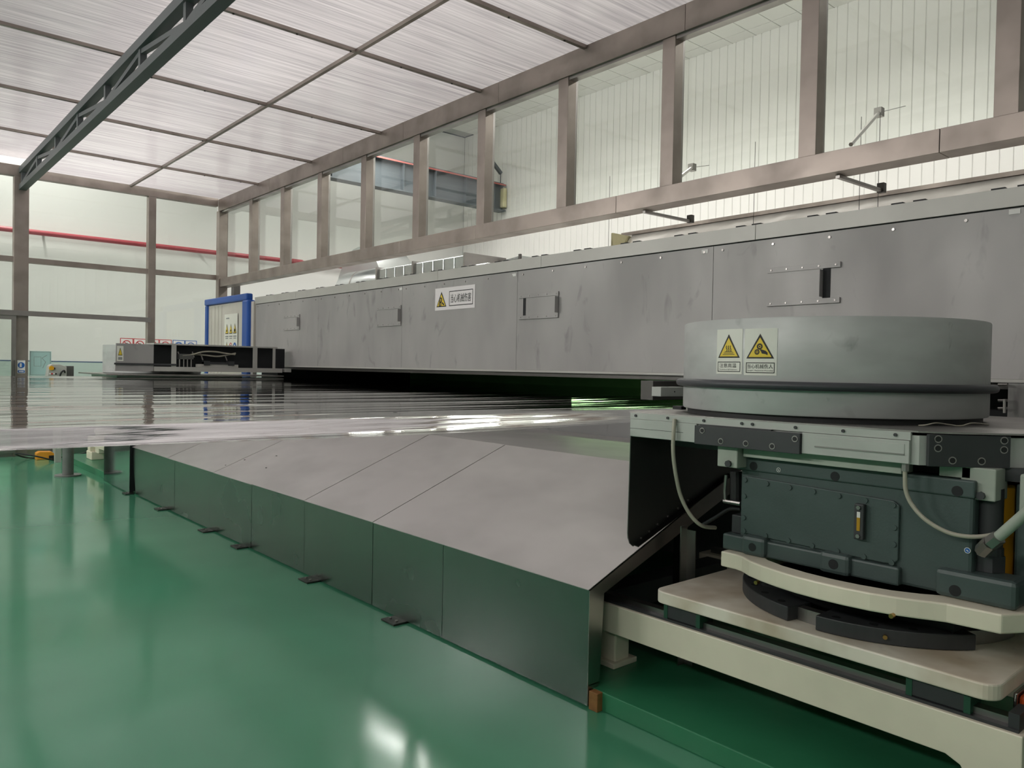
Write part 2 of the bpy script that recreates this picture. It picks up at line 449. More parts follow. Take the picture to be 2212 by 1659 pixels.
for k in range(int((HALL_Y + 1.0) / RW)):
    y0 = HALL_Y - RW * (k + 1)
    if rib is None:
        rib = MB().prism([(HALL_X + .03, y0 + .002, 0), (HALL_X + .006, y0 + .004, 0), (HALL_X, y0 + .012, 0), (HALL_X, y0 + RW - .012, 0), (HALL_X + .006, y0 + RW - .004, 0), (HALL_X + .03, y0 + RW - .002, 0)], (0, 0, HALL_Z)).build('panel', rib_white, wb)
        r0 = WL[rib.name].copy(); y_first = y0
    else:
        inst(rib, r0 + Vector((0, y0 - y_first, 0)))
hc = struct(box('ceiling_hall', (-6, HALL_X, -5, HALL_Y, HALL_Z + 0.03, HALL_Z + 0.15), tbar_grey), 'suspended white tile ceiling of the hall', 'ceiling')
TS = 0.526; tile = None
for i in range(9):
    for j in range(26):
        x1 = HALL_X - 0.33 - TS * (i - 1); x0 = x1 - TS
        if i == 0: x1 = HALL_X; x0 = HALL_X - 0.33
        y1 = 17.36 - TS * j; y0 = y1 - TS
        if i == 0:
            if j == 0: t0 = box('tile', (x0 + .008, x1, y0 + .008, y1 - .008, HALL_Z, HALL_Z + .03), tile_white, hc)
            else: inst(t0, WL[t0.name] + Vector((0, -TS * j, 0)))
        elif tile is None:
            tile = box('tile', (x0 + .008, x1 - .008, y0 + .008, y1 - .008, HALL_Z, HALL_Z + .03), tile_white, hc); tl = WL[tile.name].copy()
        else: inst(tile, tl + Vector((-TS * (i - 1), -TS * j, 0)))
# plain remainder of the hall ceiling
box('ceiling_board', (-6, HALL_X - 0.33 - TS * 8, -5, HALL_Y, HALL_Z, HALL_Z + .03), tile_white, hc)

# lamps above
for k, (x, y, z, ln, w) in enumerate(LAMPS):
    OR = ['nearest', 'second nearest', 'third nearest', 'fourth nearest', 'farthest']
    lab = 'white batten lamp above the translucent roof, %s in its row' % OR[k] if k < 5 else 'white batten lamp above the roof left of the truss, %s in its row' % OR[(k - 5) * 2] if k < 8 else 'white batten lamp in the tiled hall behind the glass, %s in its row' % OR[k - 8 if k < 11 else 4] if k < 12 else 'white batten lamp beyond the end partition, %s' % ('right of the wide post' if k == 12 else 'left of the wide post')
    t = thing('ceiling_lamp', lab, 'lamp', (x, y, z), 'hall batten lamps')
    box('housing', (x - .16, x + .16, y - ln / 2, y + ln / 2, z + .03, z + .10), lamp_case, t)
    box('diffuser', (x - .14, x + .14, y - ln / 2 + .02, y + ln / 2 - .02, z + .012, z + .03), lamp_white, t)
    for s_ in (-1, 1): MB().tube([(x, y + s_ * ln * .4, z + .1), (x, y + s_ * ln * .4, HALL_Z)], .006, 6).build('hanger', steel, t)
    o = lamp_light(x, y, z, ln, w); o.parent = t; o.location = (0, 0, 0)
    if 8 <= k < 12:      # added upward fill that brightens the hall ceiling tiles
        o = lamp_light(x, y, z, ln, w * 1.1); o.parent = t; o.location = (0, 0, .13); o.rotation_euler = (pi, 0, 0)

for k, (x, y, z, ln, w) in enumerate(FILL_LAMPS):
    t = thing('fill_lamp', 'added unseen fill lamp inside the room, %s from the rear wall' % ['first', 'second', 'third', 'fourth'][k], 'lamp', (x, y, z), 'added fill lamps')
    t.rotation_euler = (0, radians(-52), 0)
    for nm_, b, m_ in (('housing', (-.16, .16, -ln / 2, ln / 2, .03, .10), lamp_case), ('diffuser', (-.14, .14, -ln / 2 + .02, ln / 2 - .02, .012, .03), lamp_white)):
        o = MB().box(*b).build(nm_, m_); o.parent = t
    o = MB().box(-.012, .012, -.1, .1, .10, .42).build('hanger', steel); o.parent = t
    o = lamp_light(x, y, z, ln, w); o.parent = t; o.location = (0, 0, 0)

# ------------------------------------------------------------------ room roof
ZR, ZL = 4.48, 4.62
ce = thing('ceiling', 'translucent ribbed polycarbonate roof panels in steel grid', 'ceiling', (2, 6, ZR), kind='structure')
YJ = [14.05, 12.35, 10.45, 8.53, 6.50, 4.96, 3.0, 1.0, -1.0, -3.0, -5.0]
XJ_R = [2.16, 3.64, 5.20]
XJ_L = [2.16, 0.70, -0.76, -2.22, -3.68, -6.0]
for ya, yb in zip(YJ, YJ[1:]):
    for xa, xb in zip(XJ_R, XJ_R[1:]):
        MB().sheet([(xa, yb, ZR + .004), (xb, yb, ZR + .004), (xb, ya, ZR + .004), (xa, ya, ZR + .004)]).build('roof_panel', polycarb, ce)
    for xa, xb in zip(XJ_L, XJ_L[1:]):
        MB().sheet([(xb, yb, ZL + .004), (xa, yb, ZL + .004), (xa, ya, ZL + .004), (xb, ya, ZL + .004)]).build('roof_panel', polycarb, ce)
for y in YJ[1:-1]:
    box('joist', (2.16, 5.13, y - .02, y + .02, ZR - .03, ZR + .002), steel_warm, ce)
    box('joist', (-6, 2.16, y - .02, y + .02, ZL - .03, ZL + .002), steel_warm, ce)
    discs('screw', [(2.4 + k * .6 + .07 * sin(y * 7 + k), y, ZR - .030) for k in range(5)], .009, (0, 0, -1), .008, steel_dark, ce, 6)
box('purlin', (3.622, 3.658, -5, 14.05, ZR - .034, ZR + .001), steel_warm, ce)
for x in XJ_L[1:-1]: box('purlin', (x - .018, x + .018, -5, 14.05, ZL - .034, ZL + .001), steel_warm, ce)
box('step_fascia', (2.155, 2.165, -5, 14.05, ZR, ZL + .004), steel_warm, ce)

# roof truss
tr = thing('roof_truss', 'dark grey welded steel truss under the translucent roof', 'truss', (2.12, 4.5, 4.13))
TX = 2.10
mb = MB().box(TX - .05, TX + .05, -4.9, 14.12, 4.41, 4.50); mb.build('top_chord', truss_grey, tr)
MB().box(TX - .05, TX + .05, -4.9, 14.12, 4.15, 4.23).build('bottom_chord', truss_grey, tr)
ys = [14.05 - 1.26 * k for k in range(16)]
for k, y in enumerate(ys):
    if y < -4.8: break
    box('web_post', (TX - .03, TX + .03, y - .03, y + .03, 4.23, 4.41), truss_grey, tr)
    if k + 1 < len(ys) and ys[k + 1] > -4.8:
        a, b = (4.25, 4.39) if k % 2 == 0 else (4.39, 4.25)
        MB().bar((TX, y - .03, a), (TX, ys[k + 1] + .03, b), .045, .045).build('web_diagonal', truss_grey, tr)

# ------------------------------------------------------------------ glass partition above the oven (right wall)
XW = 5.13
wr = thing('wall_right', 'steel framed glass partition above the long oven', 'partition', (XW, 5, 2.9), kind='structure')
def split_rail(name, x0, x1, y0, y1, z0, z1, cuts, parent, m):
    ysx = [y1] + cuts + [y0]
    for a, b in zip(ysx, ysx[1:]): box(name, (x0, x1, b + .0015, a - .0015, z0, z1), m, parent, .003)
split_rail('top_rail', XW, XW + .16, -5, 14.12, 4.265, 4.483, [11.9, 9.5, 8.0, 6.2, 3.85, 1.2, -1.5], wr, steel_warm)
split_rail('bottom_rail', XW, XW + .18, -5, 14.12, 2.895, 3.045, [11.7, 8.05, 6.55, 4.55, 1.9, -1.0], wr, steel_warm)
PY = [12.66 - 1.235 * k for k in range(15)]
mull = None
for y in PY:
    if mull is None:
        mull = box('mullion', (XW + .01, XW + .12, y - .065, y + .065, 3.045, 4.265), steel_warm, wr, .003); ml = WL[mull.name].copy(); my = y
    else: inst(mull, ml + Vector((0, y - my, 0)))
mulc = None
for y in PY:   # pale glazing bead behind each mullion
    if mulc is None:
        mulc = box('glazing_bead', (XW + .12, XW + .15, y - .058, y - .03, 3.045, 4.265), steel, wr); bl = WL[mulc.name].copy()
    else: inst(mulc, bl + Vector((0, y - my, 0)))
ys = [14.0] + PY + [-5.0]
for a, b in zip(ys, ys[1:]):
    ya, yb = a - (.065 if a != 14.0 else 0), b + .065
    box('pane', (XW + .124, XW + .132, yb, ya, 3.045, 4.265), pane_glass, wr)
box('corner_post', (XW - .02, XW + .14, 14.0, 14.14, 0, 4.265), steel_warm, wr, .003)
box('drip_strip', (XW + .02, XW + .10, -5, 14.0, 4.235, 4.265), steel, wr)

# struts from the partition's bottom rail
for y, far in ((2.58, 'the plastic wrapped duct corner'), (4.29, 'the middle of the oven top')):
    st = thing('strut', 'thin galvanised strut under the glass partition rail, %s' % ('nearer the viewer' if y < 3 else 'farther from the viewer'), 'strut', (5.3, y, 2.88), 'partition struts')
    MB().bar((5.2, y, 2.88), (5.82, y - .03, 2.88), .03, .022).build('arm', steel, st)
    box('clamp', (5.80, 5.845, y - .055, y - .005, 2.865, 2.935), steel_dark, st)
for i, (p0, p1, p2) in enumerate((((1457, 392), (1495, 362), (1532, 357)), ((1838, 312), (1899, 243), (1956, 229)))):
    br = thing('brace_rod', 'slanted rod and wire stay seen through the glass, %s' % ('farther bay' if i == 0 else 'nearer bay'), 'rod', at(*p0, 0, 5.6), 'wall brace rods')
    a, b, c_ = at(*p0, 0, 5.5), at(*p1, 0, 6.4), at(*p2, 0, 7.2)
    MB().tube([a, b], .016, 6).build('rod', steel, br)
    MB().tube([b, c_], .003, 5).build('wire', steel_dark, br)
    MB().box(b.x - .03, b.x + .03, b.y - .03, b.y + .03, b.z - .035, b.z + .035).build('bracket', steel, br)

# ------------------------------------------------------------------ end partition (left in the photo)
YW = 14.12
wl = thing('wall_left', 'steel framed glass end partition with sliding door', 'partition', (2, YW, 0), kind='structure')
box('top_rail', (-6, XW, YW, YW + .12, 4.36, 4.53), steel_warm, wl, .003)
for x0, x1 in ((1.99, 2.19), (3.95, 4.07)):
    box('post', (x0, x1, YW, YW + .14, 0, 4.36), steel_warm, wl, .003)
for x0 in (0.02, -1.95, -3.9): box('post', (x0, x0 + .14, YW, YW + .14, 0, 4.36), steel_warm, wl, .003)
xs_ = [-6, -3.9, -1.95, 0.02, 1.99, 3.95, XW]
we = [0, .14, .14, .14, .20, .12, 0]
for k in range(6):
    a, b = xs_[k] + we[k], xs_[k + 1]
    box('mid_rail', (a, b, YW + .01, YW + .10, 3.03, 3.115), steel_warm, wl, .002)
    box('pane', (a, b, YW + .05, YW + .058, 3.115, 4.36), pane_glass, wl)
    box('pane', (a, b, YW + .05, YW + .058, .12, 3.03), pane_glass, wl)
    box('floor_rail', (a, b, YW + .01, YW + .10, 0.0, .09), steel, wl)
trk = MB().box(-2.2, 3.98, YW - .06, YW - .005, 2.21, 2.275).box(-2.2, 3.98, YW - .075, YW - .06, 2.195, 2.225)
trk.build('door_track', steel, wl)
dr = struct(thing('door_1', 'sliding glass door leaf left of the wide post', 'door', (1.4, YW - .04, 0.05)))
box('stile', (1.96, 2.02, YW - .05, YW - .012, .06, 2.20), steel, dr)
box('stile', (.35, .41, YW - .05, YW - .012, .06, 2.20), steel, dr)
box('rail', (.41, 1.96, YW - .05, YW - .012, 2.13, 2.20), steel, dr)
box('rail', (.41, 1.96, YW - .05, YW - .012, .06, .14), steel, dr)
box('pane', (.41, 1.96, YW - .036, YW - .028, .48, 2.13), pane_glass, dr)
box('reflection_panel', (.41, 1.96, YW - .04, YW - .024, .14, .48), floor_reflection, dr)  # pale green painted in for the floor reflected in the door's lower part
MB().tube([(1.99, YW - .1, 1.0), (1.99, YW - .1, 1.5)], .012, 8).build('handle', steel_dark, dr)

# flat-wall sign mapping on planes of constant Y (facing -Y) and constant X (facing -X)
def map_y(x0, y, z0): return lambda u, v, h: (x0 + u, y - h, z0 + v)
def map_x(x, y0, z0): return lambda u, v, h: (x - h, y0 - u, z0 + v)

sg = thing('safety_sign', 'small blue instruction sign on the wide steel post', 'sign', (2.09, YW - .004, 1.3))
fm = map_y(2.045, YW - .001, 1.30)
printed('backing', sign_white, [rect(0, 0, .105, .20)], fm, .003, sg)
printed('emblem', ink_blue, [circle(.052, .125, .046, 28), rect(.006, .008, .099, .045)], fm, .005, sg)
printed('figure', sign_white, [rect(.03, .095, .058, .128), circle(.045, .142, .015, 14), rect(.02, .02, .085, .033)], fm, .006, sg)
sg = thing('notice_board', 'pale teal translucent notice stuck on the end glass', 'sign', (2.36, YW, 1.26))
fm = map_y(2.215, YW + .045, 1.262)
printed('backing', pale_teal, [rect(0, 0, .30, .39)], fm, .0, sg)
printed('print', ink_grey, frame2(.012, .012, .288, .378, .004) + frame2(.06, .15, .16, .30, .004) + stroke([(.18, .12), (.22, .22), (.17, .28), (.24, .33)], .006), fm, .002, sg)

# hall things seen through the end partition
rp = thing('sprinkler_pipe', 'red fire main running along the far hall wall', 'pipe', (3, 17.6, 4.0))
MB().tube([(-6, 17.62, 4.02), (8.2, 17.62, 4.02)], .052, 14).build('pipe', red_pipe, rp, smooth=True)
MB().tube([(8.2, 17.62, 4.02), (8.45, 17.62, 4.02)], .066, 14).build('coupling', red_pipe, rp, smooth=True)
MB().tube([(8.45, 17.62, 4.02), (11.5, 17.62, 4.02)], .045, 14).build('branch', red_pipe, rp, smooth=True)
for x in (-3, 0, 3, 6, 8.9): box('bracket', (x - .02, x + .02, 17.62, HALL_Y - .001, 4.0, 4.04), steel_dark, rp)
for i in range(6):
    blue = i >= 4
    x0 = 4.43 + .262 * i + (.02 if blue else 0)
    s_ = thing('wall_sign', ['prohibition sign with red ring, first of the row on the far wall', 'prohibition sign with red ring, second of the row on the far wall', 'prohibition sign with red ring, third of the row on the far wall', 'prohibition sign with red ring, fourth of the row on the far wall', 'mandatory sign with solid blue disc in the far wall row', 'mandatory sign with blue ring at the right end of the row'][i], 'sign', (x0 + .13, HALL_Y - .01, 1.66), 'safety signs on the far wall')
    fm = map_y(x0, HALL_Y - .006, 1.66)
    w, h = .258, .355
    printed('backing', sign_white, [rect(0, 0, w, h)], fm, .002, s_)
    ink = ink_blue if blue else ink_red
    printed('border', ink, frame2(0, 0, w, h, .014), fm, .004, s_)
    if i == 4:
        printed('emblem', ink, [circle(w / 2, .225, .09, 30)], fm, .004, s_)
        printed('figure', sign_white, ring2(w / 2, .27, .012, .02, 14) + [rect(.10, .17, .16, .24)], fm, .006, s_)
    else:
        printed('emblem', ink, ring2(w / 2, .225, .07, .088) + ([] if blue else stroke([(w / 2 - .06, .285), (w / 2 + .06, .165)], .016)), fm, .005, s_)
        printed('figure', ink_black if not blue else ink_blue, [circle(w / 2, .225, .03, 14), rect(w / 2 - .03, .18, w / 2 + .03, .222)], fm, .004, s_)
    printed('caption', ink, [rect(.03, .03, w - .03, .075)], fm, .004, s_)
hm = thing('floor_machine', 'dark slate machine frame standing behind the end glass', 'machine', (3.2, 15.6, 0))
for k in range(4): box('beam', (2.25, 4.9, 15.0, 15.5, .06 + k * .15, .16 + k * .15), hall_machine, hm)
for x in (2.3, 3.3, 4.3): box('leg', (x, x + .12, 15.05, 15.45, 0, .66), hall_machine, hm)

# crane girder through the ribbed wall
YC = 16.0
cg = thing('crane_girder', 'dark grey crane runway girder seen through the glass', 'girder', (10, YC, 5.75))
box('web', (5.6, 13.45, YC - .012, YC + .012, 5.78, 6.44), crane_grey, cg)
box('top_flange', (5.6, 13.45, YC - .15, YC + .15, 6.44, 6.47), crane_grey, cg)
box('bottom_flange', (5.6, 13.45, YC - .15, YC + .15, 5.75, 5.78), crane_grey, cg)
box('conductor_rail', (9.4, 13.42, YC - .17, YC - .15, 6.425, 6.46), crane_red, cg)
box('crane_rail', (5.6, 13.45, YC - .04, YC + .04, 6.47, 6.52), crane_grey, cg)
for k in range(8): box('stiffener', (6.4 + .95 * k, 6.42 + .95 * k, YC - .145, YC - .012, 5.78, 6.44), crane_grey, cg)
box('insulation_plug', (13.36, 13.48, YC - .16, YC + .16, 5.85, 6.38), insulation, cg, .03)
cb = thing('crane_end_stop', 'dark steel end stop bracket on the girder by the ribbed wall', 'bracket', (13.0, YC, 6.52))
box('upright', (12.95, 13.08, YC - .07, YC + .07, 6.52, 7.1), crane_grey, cb)
MB().bar((13.05, YC, 7.05), (13.38, YC, 6.78), .08, .08).build('arm', crane_grey, cb)
MB().bar((13.37, YC, 6.8), (13.37, YC, 6.52), .02, .02, (1, 0, 0)).build('rod', crane_grey, cb)

# ================================================================== oven
XO = 4.90
ov = thing('drying_oven', 'long grey sheet metal oven with film slot', 'oven', (7, 5.4, 0))
box('upper_body', (XO + .03, 12.0, -4.5, 11.80, 1.50, 2.53), oven_strip, ov)
box('lower_body', (XO + .02, 12.0, -4.5, 11.80, .084, 1.20), oven_grey, ov)
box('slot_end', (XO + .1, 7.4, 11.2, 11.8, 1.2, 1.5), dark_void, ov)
box('slot_back', (7.4, 7.6, -4.5, 11.8, 1.20, 1.50), green_panel, ov)
SE = [11.82, 9.70, 7.607, 5.582, 3.37, 1.17, -1.0, -3.2, -4.5]
holes = [(9.0, 9.0)]
for a, b in zip(SE, SE[1:]):
    pn = box('face_panel', (XO, XO + .03, b + .0015, a - .0015, 1.497, 2.447), oven_grey, ov, .0015)
    discs('rivet', [(XO, b + .08 + (a - b - .16) * k / 5, 2.41) for k in range(6)], .009, (-1, 0, 0), .006, steel, pn, 8)
for a, b in ((11.85, 10.4), (10.4, 8.6), (8.6, 6.9), (6.9, 5.25), (5.25, 3.02), (3.02, .6), (.6, -2), (-2, -4.5)):
    box('top_strip', (XO - .006, XO + .03, b + .0015, a - .0015, 2.455, 2.562), oven_strip, ov, .0015)
box('seam_gap', (XO + .012, XO + .03, -4.5, 11.82, 2.444, 2.458), dark_void, ov)
MB().box(XO - .012, XO + .03, -4.5, 11.82, 1.478, 1.4965).build('bottom_lip', oven_strip, ov)
MB().box(XO + .03, XO + .16, -4.5, 11.6, 1.44, 1.49).build('lip_flange', steel_dark, ov)
k = 0; y = 11.4
cl0 = None
while y > 1.0:
    if cl0 is None:
        cl0 = box('roof_clip', (XO + .0, XO + .05, y - .035, y + .035, 2.562, 2.572), black_rubber, ov); cl = WL[cl0.name].copy(); cy = y
    else: inst(cl0, cl + Vector((0, y - cy, 0)))
    y -= .13 if k % 2 == 0 else .42; k += 1
# jamb below the face at the near end
box('jamb_panel', (XO, XO + .03, -4.5, 1.42, .9, 1.477), oven_grey, ov, .002)
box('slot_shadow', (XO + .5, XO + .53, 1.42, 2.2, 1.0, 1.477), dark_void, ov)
# added tube, hidden behind the lip, to light the slot green
tl_ = thing('slot_fill_lamp', 'added greenish fill tube hidden behind the oven slot lip', 'lamp', (5.3, 4.2, 1.44))
MB().tube([(5.3, 3.2, 1.462), (5.3, 5.2, 1.462)], .014, 10).build('tube', fill_tube, tl_)
for yy in (3.18, 5.22): MB().tube([(5.3, yy - .02, 1.462), (5.3, yy + .02, 1.462)], .018, 10).build('end_cap', lamp_case, tl_)
box('batten', (5.27, 5.33, 3.16, 5.24, 1.478, 1.4995), lamp_case, tl_)

# inspection shutters
def shutter(label, tl, br, gap, handle_w=.05, gap_right=False, long_rail=0.0):
    p = at(*tl, 0, XO); q = at(*br, 0, XO)
    y1, y0 = p.y, q.y; z1, z0 = p.z, q.z
    t = thing('inspection_shutter', label, 'shutter', (XO, (y0 + y1) / 2, z0), 'oven inspection shutters')
    box('opening', (XO - .003, XO, y0 + .01, y1 - .01, z0 + .03, z1 - .03), dark_void, t)
    box('guide_rail', (XO - .014, XO - .001, y0 - long_rail, y1, z1 - .036, z1), oven_grey, t, .001)
    box('guide_rail', (XO - .014, XO - .001, y0 - long_rail, y1, z0, z0 + .036), oven_grey, t, .001)
    if gap_right: a, b = y1 - .004, y0 + gap
    else: a, b = y1 - gap, y0 + .004
    if gap > 0 and not gap_right:
        box('cover_strip', (XO - .005, XO - .003, y1 - gap * .55, y1, z0 + .036, z1 - .036), oven_grey, t)
    box('slide_plate', (XO - .009, XO - .0035, b, a, z0 + .032, z1 - .032), oven_grey, t)
    box('handle', (XO - .05, XO - .009, b, b + .006, z0 + .045, z1 - .045), oven_grey, t)
    for zz in (z0 + .018, z1 - .018):
        discs('rivet', [(XO - .014, y0 - long_rail + .03 + (y1 - y0 + long_rail - .06) * k / 4, zz) for k in range(5)], .006, (-1, 0, 0), .004, steel, t, 8)
shutter('largest grey sliding shutter on the oven face above the round guard', (1660, 580), (1796, 655), .06, gap_right=True, long_rail=.06)
shutter('half open grey sliding shutter right of the warning plate', (1123, 637), (1207, 686), .10)
shutter('closed grey sliding shutter left of the warning plate', (816, 664), (867, 703), 0)
shutter('small far grey sliding shutter near the blue framed panel', (614, 682), (648, 712), 0)

# warning plate on the oven
a = at(941, 625, 0, XO); b = at(1026, 665, 0, XO)
ws = thing('warning_plate', 'white machine injury warning plate on the long oven face', 'sign', (XO - .004, (a.y + b.y) / 2, b.z))
w = a.y - b.y; zt = at(984, 619, 0, XO).z; zb = at(984, 668, 0, XO).z; h = zt - zb
fm = map_x(XO - .001, a.y, zb)
MB().box(XO - .004, XO - .0008, b.y, a.y, zb, zt).build('plate', sign_white, ws)
o_, i_ = tri_pair(.04 * w, .15 * h, .30 * w, .84 * h, .09)
printed('triangle_border', ink_black, [o_], fm, .0042, ws)
printed('triangle_field', ink_yellow, [i_], fm, .005, ws)
cx = .17 * w
printed('gear_symbol', ink_black, gear_icon(cx - .008 * w / .4, .46 * h, .045 * w) + gear_icon(cx - .033 * w, .27 * h, .04 * w) + [[(cx, .36 * h), (cx + .03 * w, .36 * h), (cx + .075 * w, .27 * h), (cx + .075 * w, .21 * h), (cx + .04 * w, .24 * h)]], fm, .0056, ws)
printed('text_frame', ink_black, frame2(.37 * w, .16 * h, .955 * w, .82 * h, .008), fm, .0042, ws)
printed('lettering', ink_black, text2('当心机械伤害', .41 * w, .30 * h, .91 * w, .68 * h), fm, .0048, ws)
# small white labels along the top of the face
for i, (px, py) in enumerate(((866, 624), (1111, 594), (1523, 543), (2192, 457))):
    p = at(px, py, 0, XO)
    o = MB().box(XO - .003, XO - .0005, p.y - .028, p.y + .028, p.z - .014, p.z + .014).build('asset_label', white_tab)
    tag(o, ['tiny white label on the oven face left of the warning plate', 'tiny white label on the oven face right of the warning plate', 'tiny white label on the oven face left of the largest shutter', 'tiny white label on the oven face at the right picture edge'][i], 'label', 'oven face labels')

# blue framed panel at the oven's far end
YB0, YB1 = 11.95, 13.95
bp_ = thing('framed_panel', 'cream panel in a blue frame at the far oven end', 'panel', (XO, 12.9, 0))
box('board', (XO - .02, XO + .02, YB0 + .2, YB1 - .1, .1, 2.52), panel_cream, bp_)
box('frame_post', (XO - .09, XO + .05, YB0 - .02, YB0 + .22, .084, 2.53), blue_paint, bp_, .03)
box('frame_post', (XO - .05, XO + .05, YB1 - .12, YB1, .084, 2.53), blue_paint, bp_, .02)
box('frame_top', (XO - .06, XO + .05, YB0 + .10, YB1, 2.53, 2.64), blue_paint, bp_, .02)
box('edge_board', (XO - .03, XO + .03, 11.83, 11.93, .084, 2.50), panel_cream, bp_)
for k in range(4): box('rib', (XO - .026, XO - .02, 13.2 + .16 * k, 13.215 + .16 * k, .1, 2.50), panel_cream, bp_)
nb = thing('safety_notice', 'white notice of six safety symbols on the cream panel', 'sign', (XO - .03, 12.72, 1.6))
fm = map_x(XO - .028, 13.06, 1.58)
W_, H_ = .58, .76
printed('sheet', paper, [rect(0, 0, W_, H_)], fm, .0, nb)
printed('edge', ink_black, [rect(W_, 0, W_ + .014, H_)], fm, -.001, nb)
for k in range(3):
    x = .05 + .175 * k
    o_, i_ = tri_pair(x, .43, x + .14, .60, .10)
    printed('triangle_border', ink_black, [o_], fm, .002, nb); printed('triangle_field', ink_yellow, [i_], fm, .0035, nb)
    printed('symbol', ink_black, [circle(x + .07, .48, .02 if k < 2 else .03, 12)], fm, .005, nb)
    printed('caption', ink_grey, [rect(x, .375, x + .14, .395), rect(x + .01, .345, x + .13, .36)], fm, .002, nb)
o_, i_ = tri_pair(.05, .12, .19, .30, .10)
printed('triangle_border', ink_black, [o_], fm, .002, nb); printed('triangle_field', ink_yellow, [i_], fm, .0035, nb)
printed('symbol', ink_black, [circle(.12, .18, .03, 12)], fm, .005, nb)
printed('red_ring', ink_red, ring2(.295, .21, .055, .07) + stroke([(.255, .255), (.335, .165)], .014), fm, .003, nb)
printed('symbol', ink_black, [circle(.295, .21, .03, 12)], fm, .002, nb)
printed('blue_disc', ink_blue, [circle(.47, .21, .072, 28)], fm, .003, nb)
printed('symbol', sign_white, [circle(.47, .225, .022, 12), rect(.445, .165, .495, .205)], fm, .005, nb)
printed('caption', ink_grey, [rect(.04, .06, .20, .085), rect(.24, .06, .35, .085)], fm, .002, nb)
printed('caption', ink_red, [rect(.40, .06, .54, .085)], fm, .002, nb)
printed('heading', ink_grey, [rect(.08, .68, .22, .70)], fm, .002, nb)
pq = at(503, 620, 0, 5.6).y
box('pole', (5.6, 5.72, pq - .06, pq + .08, .02, 3.0), steel_dark, None)
tag(bpy.data.objects['pole'], 'dark square pole rising behind the blue framed panel', 'pole')

# ducts and wrapped pipe on the oven roof
XD = 6.6
dc = thing('ventilation_duct', 'silver sheet metal duct with elbow on the oven roof', 'duct', (XD, 10.5, 2.53))
ya = at(816, 575, 0, XD).y; yb_ = at(1006, 570, 0, XD).y
n = 9
for k in range(n):
    y1 = ya + (yb_ - ya) * k / n; y0 = ya + (yb_ - ya) * (k + 1) / n
    box('duct_section', (XD, XD + .7, y0 + .006, y1 - .006, 2.575, 3.10), duct_silver, dc, .012)
for yy in (ya, ya + (yb_ - ya) * .45, yb_):
    box('flange', (XD - .03, XD + .73, yy - .02, yy + .02, 2.575, 3.13), steel, dc)
box('reducer', (XD + .05, XD + .65, yb_ - .42, yb_ - .02, 2.575, 2.96), duct_silver, dc, .02)
mb = MB().tube([(XD + .35, ya + .03, 2.88), (XD + .35, ya + .45, 2.89), (XD + .35, ya + 1.05, 2.89), (XD + .35, ya + 1.5, 2.89)], [.27, .31, .31, .31], 24)
mb.build('elbow', duct_silver, dc, smooth=True)
MB().tube([(XD + .35, ya + 1.0, 2.89), (XD + .35, ya + 1.04, 2.89)], .314, 24).build('seam_band', steel, dc, smooth=True)
bx = thing('sheet_box', 'open folded sheet metal box behind the oven top strip', 'box', (7.4, 8.3, 2.575))
p = at(1052, 572, 0, 7.4); q = at(1125, 552, 0, 7.4)
MB().prism([(7.4, p.y, 2.575), (7.4, p.y, p.z), (7.4, q.y, q.z), (7.4, q.y, 2.575)], (.5, 0, 0)).build('shell', duct_silver, bx)
box('corner', (7.37, 7.4, q.y - .02, q.y + .02, 2.575, q.z + .02), steel_dark, bx)
cap = thing('smoke_hood', 'curved grey sheet hood rising behind the partition rail', 'hood', (6.9, 10.6, 2.53))
hq = at(775, 545, 0, 8.3)
MB().prism([(8.3, hq.y + 1.1 * cos(pi * k / 14), 2.575 + (hq.z + .12 - 2.575) * sin(pi * k / 14)) for k in range(15)], (.9, 0, 0)).build('shell', duct_silver, cap, smooth=True)
for xx in (8.35, 9.1): box('leg', (xx, xx + .08, hq.y - .05, hq.y + .05, .02, 2.575), steel_dark, cap)

XP = 6.3
pw = thing('wrapped_duct', 'white plastic wrapped duct lying along the oven roof', 'duct', (XP, 2.5, 2.53))
zt_ = at(1340, 505, 0, XP + .36).z; yl = at(1365, 500, 0, XP + .36).y
random.seed(3)
mb = MB(); ny, nz_ = 120, 8; y_end = -4.0
vs = []; fs = []
for i in range(ny + 1):
    yy = yl + (y_end - yl) * i / ny
    for j in range(nz_ + 1):
        t_ = j / nz_
        zz = 2.575 + (zt_ - 2.60) * t_
        xx = XP + .38 * t_ + .03 * sin(yy * 9 + 4 * t_ + 2 * sin(yy * 3.1)) * (1 - t_) + .016 * sin(yy * 23 + 7 * t_) * (1 - t_) + .012 * sin(yy * 41 + 11 * t_ * sin(yy)) * sin(pi * t_) - .04 * sin(pi * t_)
        vs.append((xx, yy, zz))
    vs.append((XP + .65, yy, 2.575 + zt_ - 2.60)); vs.append((XP + .7, yy, 2.575))
m_ = nz_ + 3
for i in range(ny):
    for j in range(m_ - 1): fs.append((i * m_ + j, (i + 1) * m_ + j, (i + 1) * m_ + j + 1, i * m_ + j + 1))
mb.add(vs, fs).build('plastic_cover', plastic_wrap, pw, smooth=True)
box('top_edge', (XP + .34, XP + .40, y_end, yl + .14, zt_ - .035, zt_), steel_warm, pw)
box('end_post', (XP + .33, XP + .39, yl + .10, yl + .15, 2.575, zt_ - .035), steel_dark, pw)
box('end_sheet', (XP + .05, XP + .5, yl + .005, yl + .03, 2.575, zt_ - .05), insulation, pw)
for yy in (yl - .05, yl - 1.8, 2.9, 2.75):
    MB().tube([(XP - .08, yy, 2.575), (XP - .08, yy, 3.6)], .0025, 5).build('wire', steel_dark, pw)

